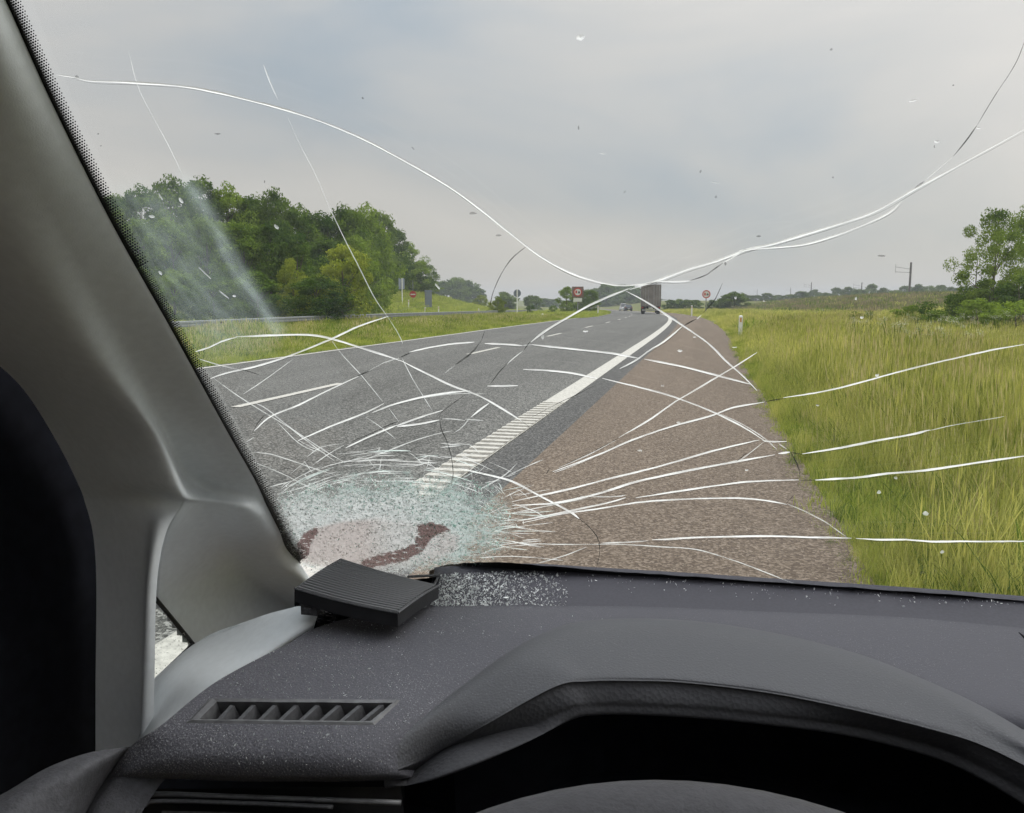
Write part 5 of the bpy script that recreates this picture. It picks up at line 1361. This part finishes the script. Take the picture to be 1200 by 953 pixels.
q = MB(); q.box((1.335, -1.6, EYE-1.0), (1.40, .80, EYE-.36)); C_(q.make('door', M['black']))
# side vent
def onv(u, v, dep=0.0):
    p = on_dash(u, v); q = CAM + (p - CAM) * 1.0; return q + np.array([0, .35, -1.0]) / 1.06 * dep
def loop_strip(name, outer, inner, m, lift=.0015, depth=.016, parent=None, nseg=12):
    O, I = [], []
    for k in range(len(outer)):
        a, b = np.array(outer[k]), np.array(outer[(k+1) % len(outer)]); c, d = np.array(inner[k]), np.array(inner[(k+1) % len(inner)])
        for t in np.linspace(0, 1, nseg, endpoint=False): O.append(a+(b-a)*t); I.append(c+(d-c)*t)
    n = len(O); V, F = [], []
    for o_, i_ in zip(O, I):
        po, pi_ = on_dash(*o_), on_dash(*i_)
        V += [po + (0, 0, -.001), po*0.5 + pi_*0.5 + (0, 0, lift), pi_ + (0, 0, lift*.4), pi_ + np.array([0, .35, -1])*depth]
    for k in range(n):
        a, b = 4*k, 4*((k+1) % n)
        for j in range(3): F.append((a+j, b+j, b+j+1, a+j+1))
    return obj(name, V, F, m, parent)
O_ = [(244,817.5),(472,819.5),(440,851.5),(214,848.5)]; I_ = [(254,823),(460,824.5),(434,846),(234,843.5)]
M['ventframe'] = mat('vent_frame', (0.10, 0.10, 0.105), 0.45, 0.5, var=.25, vscale=120)
vent = loop_strip('air_vent', O_, I_, M['ventframe']); C_(vent)
fl = [on_dash(250,820), on_dash(466,822), on_dash(438,848), on_dash(222,846)]
fl = [p + np.array([0, .35, -1])*.03 for p in fl]
o = obj('vent_floor', fl, [(0, 1, 2, 3)], M['black']); o.parent = vent
wl = []
for (u, v) in [(244,819),(470,820),(440,850),(216,848)]: p = on_dash(u, v); wl += [p + (0, 0, -.003), p + np.array([0, .35, -1])*.034]
o = obj('vent_wall', wl, [(0,1,3,2), (2,3,5,4), (4,5,7,6), (6,7,1,0)], M['blackplastic']); o.parent = vent
M['fin'] = mat('vent_fin', (0.07, 0.07, 0.075), 0.6, 0.35, var=.2, vscale=300)
for k in range(8):
    t = (k + 0.55) / 8.2
    a, b = np.array([256+205*t, 823.5]), np.array([237+197*t, 844.5])
    pa_, pb_ = on_dash(*a), on_dash(*b); dn = np.array([0, .35, -1])*.026 + np.array([.004, 0, 0])
    V = [pa_ + (0, 0, -.002), pb_ + (0, 0, -.002), pb_ + dn, pa_ + dn]; V += [p + np.array([.0038, 0, 0]) for p in V]
    o = obj('fin', V, [(0,1,2,3), (7,6,5,4), (0,4,5,1), (1,5,6,2), (2,6,7,3), (3,7,4,0)], M['fin']); o.parent = vent

# switch panel low on the left
def px_tube(pts, z, r, m, name, parent):
    P = cr(np.array(pts, float), 50); q = MB(); q.tube([Z(u, v, z) for u, v in P], r, 6, True); o = q.make(name, m, None, True); o.parent = parent; return o
pl = obj('switch_panel', [Z(150,925,-.415), Z(470,922,-.415), Z(480,1010,-.48), Z(120,1010,-.48)], [(0, 1, 2, 3)], M['blackplastic']); C_(pl)
px_tube([(120,1010),(148,952),(158,938),(182,931),(280,934),(470,941)], -.413, .0022, M['ventframe'], 'trim_ring', pl)
px_tube([(140,1010),(160,955),(170,944),(190,939),(300,942),(390,946)], -.414, .0018, M['fin'], 'trim_ring', pl)
o = obj('switch_face', [Z(190,950,-.414), Z(385,955,-.414), Z(390,1000,-.45), Z(170,1000,-.45)], [(0, 1, 2, 3)], M['fin']); o.parent = pl

# ------------------------------------------------------------------ door
dp = [
 [Xp(-420,300,-.66), Xp(-100,330,-.665), Xp(-20,400,-.665), Xp(30,465,-.665), Xp(70,525,-.665), Xp(102,590,-.665), Xp(118,660,-.665), Xp(118,780,-.665), Xp(120,900,-.665)],
 [Xp(-500,700,-.67), Xp(-300,700,-.675), Xp(-150,720,-.675), Xp(-80,740,-.675), Xp(-30,760,-.675), Xp(10,790,-.675), Xp(50,840,-.675), Xp(70,900,-.675), Xp(80,960,-.675)],
 [Xp(-500,1300,-.68), Xp(-400,1300,-.68), Xp(-300,1300,-.68), Xp(-200,1300,-.68), Xp(-100,1300,-.68), Xp(-50,1300,-.68), Xp(0,1300,-.68), Xp(40,1300,-.68), Xp(80,1300,-.68)],
]
V, F = [], []
q = MB(); q.box((-.74, -1.6, EYE-1.0), (-.668, .80, EYE+.1)); q.box((-.74, -1.6, EYE+.1), (-.668, .4, EYE+.45)); do = q.make('door', M['black']); C_(do)
# black blind edge behind the pillar's outer curve
# door top beside the dash end
dt = [
 [D(-60,958,.60), D(0,932,.61), D(55,900,.63), D(105,882,.65), D(150,875.5,.67), D(158,874,.70)],
 [D(-60,975,.585), D(0,948,.59), D(55,918,.61), D(100,900,.63), D(132,892,.66), D(146,884,.69)],
 [D(-60,1010,.57), D(0,985,.575), D(50,955,.60), D(85,935,.62), D(112,925,.66), D(125,915,.69)],
 [D(-60,1080,.57), D(0,1060,.57), D(40,1020,.59), D(70,990,.61), D(92,975,.66), D(100,965,.70)],
]
patch_obj('door_top', dt, 30, 50, M['door'], None); C_(bpy.data.objects['door_top'])
# end cap seam of the dashboard
px = [(152,876),(136,893),(120,916),(104,945),(92,975)]
V, F = [], []
for i, (u, v) in enumerate(px):
    d0 = [.70, .69, .68, .665, .65][i]
    V += [D(u-9, v+4, d0+.03), D(u+1, v, d0), D(u+16, v+6, d0-.012), D(u+52, v+26, d0-.012)]
    if i: F += [(4*i-4+k, 4*i-3+k, 4*i+1+k, 4*i+k) for k in range(3)]
C_(obj('dashboard_end', V, F, M['door'], None, True))

# roof lining, right side and rear closing of the cabin
q = MB(); q.box((-.62, -1.7, EYE+.30), (1.4, .04, EYE+.34)); C_(q.make('roof_lining', M['trim']))
q = MB(); q.box((-.66, -1.75, EYE-1.0), (1.42, -1.7, EYE-.1)); C_(q.make('rear_seat_back', M['door']))

# steering wheel
sw = MB(); R0, r0 = .185, .0165
c0 = D(852, 938, .30); el = math.radians(38); upv = np.array([0, math.cos(el), math.sin(el)]); nrm = np.array([0, -math.sin(el), math.cos(el)])
cc = c0 - upv*(R0 + r0*.6) - nrm*(r0*.7) 
V, F = [], []
nu_, nv_ = 96, 16
for i in range(nu_):
    a = 2*math.pi*i/nu_; ra = np.array([1, 0, 0])*math.cos(a) + upv*math.sin(a)
    for j in range(nv_):
        b = 2*math.pi*j/nv_; V.append(cc + ra*(R0 + r0*1.15*math.cos(b)) + nrm*r0*math.sin(b))
        F.append((i*nv_+j, i*nv_+(j+1) % nv_, ((i+1) % nu_)*nv_+(j+1) % nv_, ((i+1) % nu_)*nv_+j))
sto = obj('steering_wheel', V, F, M['wheelplastic'], None, True); C_(sto)
q = MB(); q.disc((0, 0, 0), .075, 'y', .05, 24)
hub = q.make('hub', M['blackplastic'], None); hub.parent = sto; hub.location = cc - nrm*.03; hub.rotation_euler = (math.pi/2 + el, 0, 0)
for a in (0, math.pi, -math.pi/2):
    q = MB(); ra = np.array([1, 0, 0])*math.cos(a) + upv*math.sin(a); q.tube([cc - nrm*.03 + ra*.06, cc + ra*R0], .014, 8)
    o = q.make('spoke', M['blackplastic'], None, True); o.parent = sto

# ------------------------------------------------------------------ popped speaker grille
g00, g01, g11, g10 = D(345,690,.835), D(398,655,.93), D(514,687,.90), D(466,719,.80)
gx = empty('speaker_grille', tuple(g00), label='black ribbed speaker grille popped loose in the dashboard corner under the crushed glass', cat='speaker grille')
ginv = Matrix.Translation(-Vector(g00))
def G_(o, p=None): o.parent = p or gx; o.matrix_parent_inverse = ginv; return o
def gp(a, b, dz=0.0):      # a across (front-left -> front-right), b depth
    p = (g00*(1-a) + g10*a)*(1-b) + (g01*(1-a) + g11*a)*b
    return p + np.array([0, 0, .0015*math.sin(math.pi*b) - .002*math.sin(math.pi*a) + dz])
V, F = [], []
na, nb = 16, 14
for dz in (0, -.014):
    for j in range(nb+1):
        for i in range(na+1): V.append(gp(i/na, j/nb, dz))
L0 = (na+1)*(nb+1)
for j in range(nb):
    for i in range(na):
        a = j*(na+1)+i; F += [(a, a+1, a+na+2, a+na+1), (L0+a, L0+a+na+1, L0+a+na+2, L0+a+1)]
for i in range(na): F += [(i, L0+i, L0+i+1, i+1), (nb*(na+1)+i, nb*(na+1)+i+1, L0+nb*(na+1)+i+1, L0+nb*(na+1)+i)]
for j in range(nb): a = j*(na+1); F += [(a, a+na+1, L0+a+na+1, L0+a), (a+na, L0+a+na, L0+a+2*na+1, a+2*na+1)]
G_(obj('cover', V, F, M['blackplastic']))
q = MB()
for k in range(18):
    b = .04 + .93*k/17
    q.tube([gp(a, b, .0012) for a in np.linspace(.02, .985, 14)], .0012, 4, False)
ri = G_(q.make('rib', M['ribplastic'])); props(ri, kind='stuff')
q = MB(); q.tube([gp(a, 0, .0006) for a in np.linspace(0, 1, 12)], .0012, 5); q.tube([gp(1, b, .0006) for b in np.linspace(0, 1, 12)], .0016, 5); G_(q.make('rim', M['fin']))
c_ = D(364, 713, .84)
q = MB(); q.box(tuple(c_ - (.009, .004, .006)), tuple(c_ + (.009, .004, .006))); q.box(tuple(c_ - (.004, .008, .002)), tuple(c_ + (.003, -.004, .003))); G_(q.make('clip', M['fin']))
# speaker well under it
q = MB()
q.add([D(352,694,.92), D(514,676,1.0), D(504,719,.91), D(352,756,.90), D(352,694,1.0), D(514,676,1.06), D(506,719,1.0), D(345,756,1.0)], [(4,5,6,7), (0,4,7,3), (1,2,6,5), (0,1,5,4)])
q.add([D(345,694,1.02), D(512,682,1.04), D(505,730,.97), D(345,765,.95)], [(0, 1, 2, 3)])
C_(q.make('speaker_well', M['black']))
# padded foam bit seen below the grille
fm = MB()
for k in range(160):
    u = RNG.uniform(358, 412); v = RNG.uniform(718, 742); 
    if v > 760 - (u-345)*.45 or v < 714: continue
    p = D(u, v, .90 + RNG.uniform(-.006, .006)); s_ = RNG.uniform(.001, .003); fm.box(tuple(p - s_), tuple(p + (s_, s_*.6, s_)))
C_(fm.make('well_padding', M['blackplastic'])); props(bpy.data.objects['well_padding'], kind='stuff')
# trim strip at the far right and thin frame line by the well
bar('trim_edge', Z(515,672,-.338), Z(497,714,-.343), .0016, M['fin'])
bar('trim_edge', D(478,676,.965), Z(515,674,-.336), .0016, M['fin'])
bar('panel_gap', Z(1187,737,-.3415), Z(1212,757,-.3405), .0015, M['black'])

# ------------------------------------------------------------------ glass crumbs on the dashboard
pts, sz = [], []
def zdash_shelf(u, v): 
    b = np.interp(u, [p[0] for p in sh0], [p[1] for p in sh0]); e = np.interp(u, [p[0] for p in sh2], [p[1] for p in sh2])
    t = (v-b)/(e-b); return Z(u, v, -.340 - .0125*t + .0012)
for k in range(2600):
    u = 505 + abs(RNG.normal(0, 80)); v = np.interp(u, [p[0] for p in sh0], [p[1] for p in sh0]) + RNG.uniform(3, 42)
    if v > 710 or (u > 665 and RNG.uniform() > .03) : continue
    if u < 515 + (712-v)*.0 and v < 690: continue
    pts.append(zdash_shelf(u, v)); sz.append(RNG.choice([.7, 1.2, 2.0, 3.2], p=[.4, .34, .2, .06])/950)
for k in range(190):
    u = RNG.uniform(560, 1215); v = np.interp(u, [p[0] for p in sh0], [p[1] for p in sh0]) + RNG.exponential(6) + 2
    if v > 712: continue
    pts.append(zdash_shelf(u, v)); sz.append(RNG.choice([.6, 1.0, 1.9])/950)
for k in range(1500):
    u = 235 + abs(RNG.normal(0, 210)); v = RNG.uniform(722, 905)
    if u > 1200: continue
    i = np.argmin(np.sum((PXD - (u, v))**2, axis=1))
    if np.hypot(*(PXD[i] - (u, v))) > 3: continue
    if u > 480 and v > 745: continue
    if inpoly(np.array([[u, v]]), O_)[0]: continue
    pts.append(VD[i] + (0, 0, .0006)); sz.append(RNG.choice([.5, .8, 1.6], p=[.6, .34, .06])/950)
M['crumb'] = crack_mat('glass_crumb', (0.9, 0.92, 0.92))
cb = link(bpy.data.objects.new('glass_crumbs', chips('glass_crumbs', pts, sz, M['crumb'])))
props(cb, 'white glass crumbs strewn over the dashboard top', kind='stuff')
for (u, v, l, a) in [(641,0,0,0)][:0]: pass

# ------------------------------------------------------------------ haze
q = MB(); q.box((-1300, -15, -3.2), (1300, 1480, 19.0))
m = bpy.data.materials.new('haze'); m.use_nodes = True; t = m.node_tree
for n in list(t.nodes): t.nodes.remove(n)
o = t.nodes.new('ShaderNodeOutputMaterial'); pv = t.nodes.new('ShaderNodeVolumePrincipled')
pv.inputs['Density'].default_value = 0.0008; pv.inputs['Color'].default_value = (0.90, 0.94, 1.0, 1); pv.inputs['Anisotropy'].default_value = 0.1
t.links.new(pv.outputs[0], o.inputs['Volume'])
hzo = q.make('haze', m); props(hzo, 'thin pale haze over the whole landscape', kind='stuff')
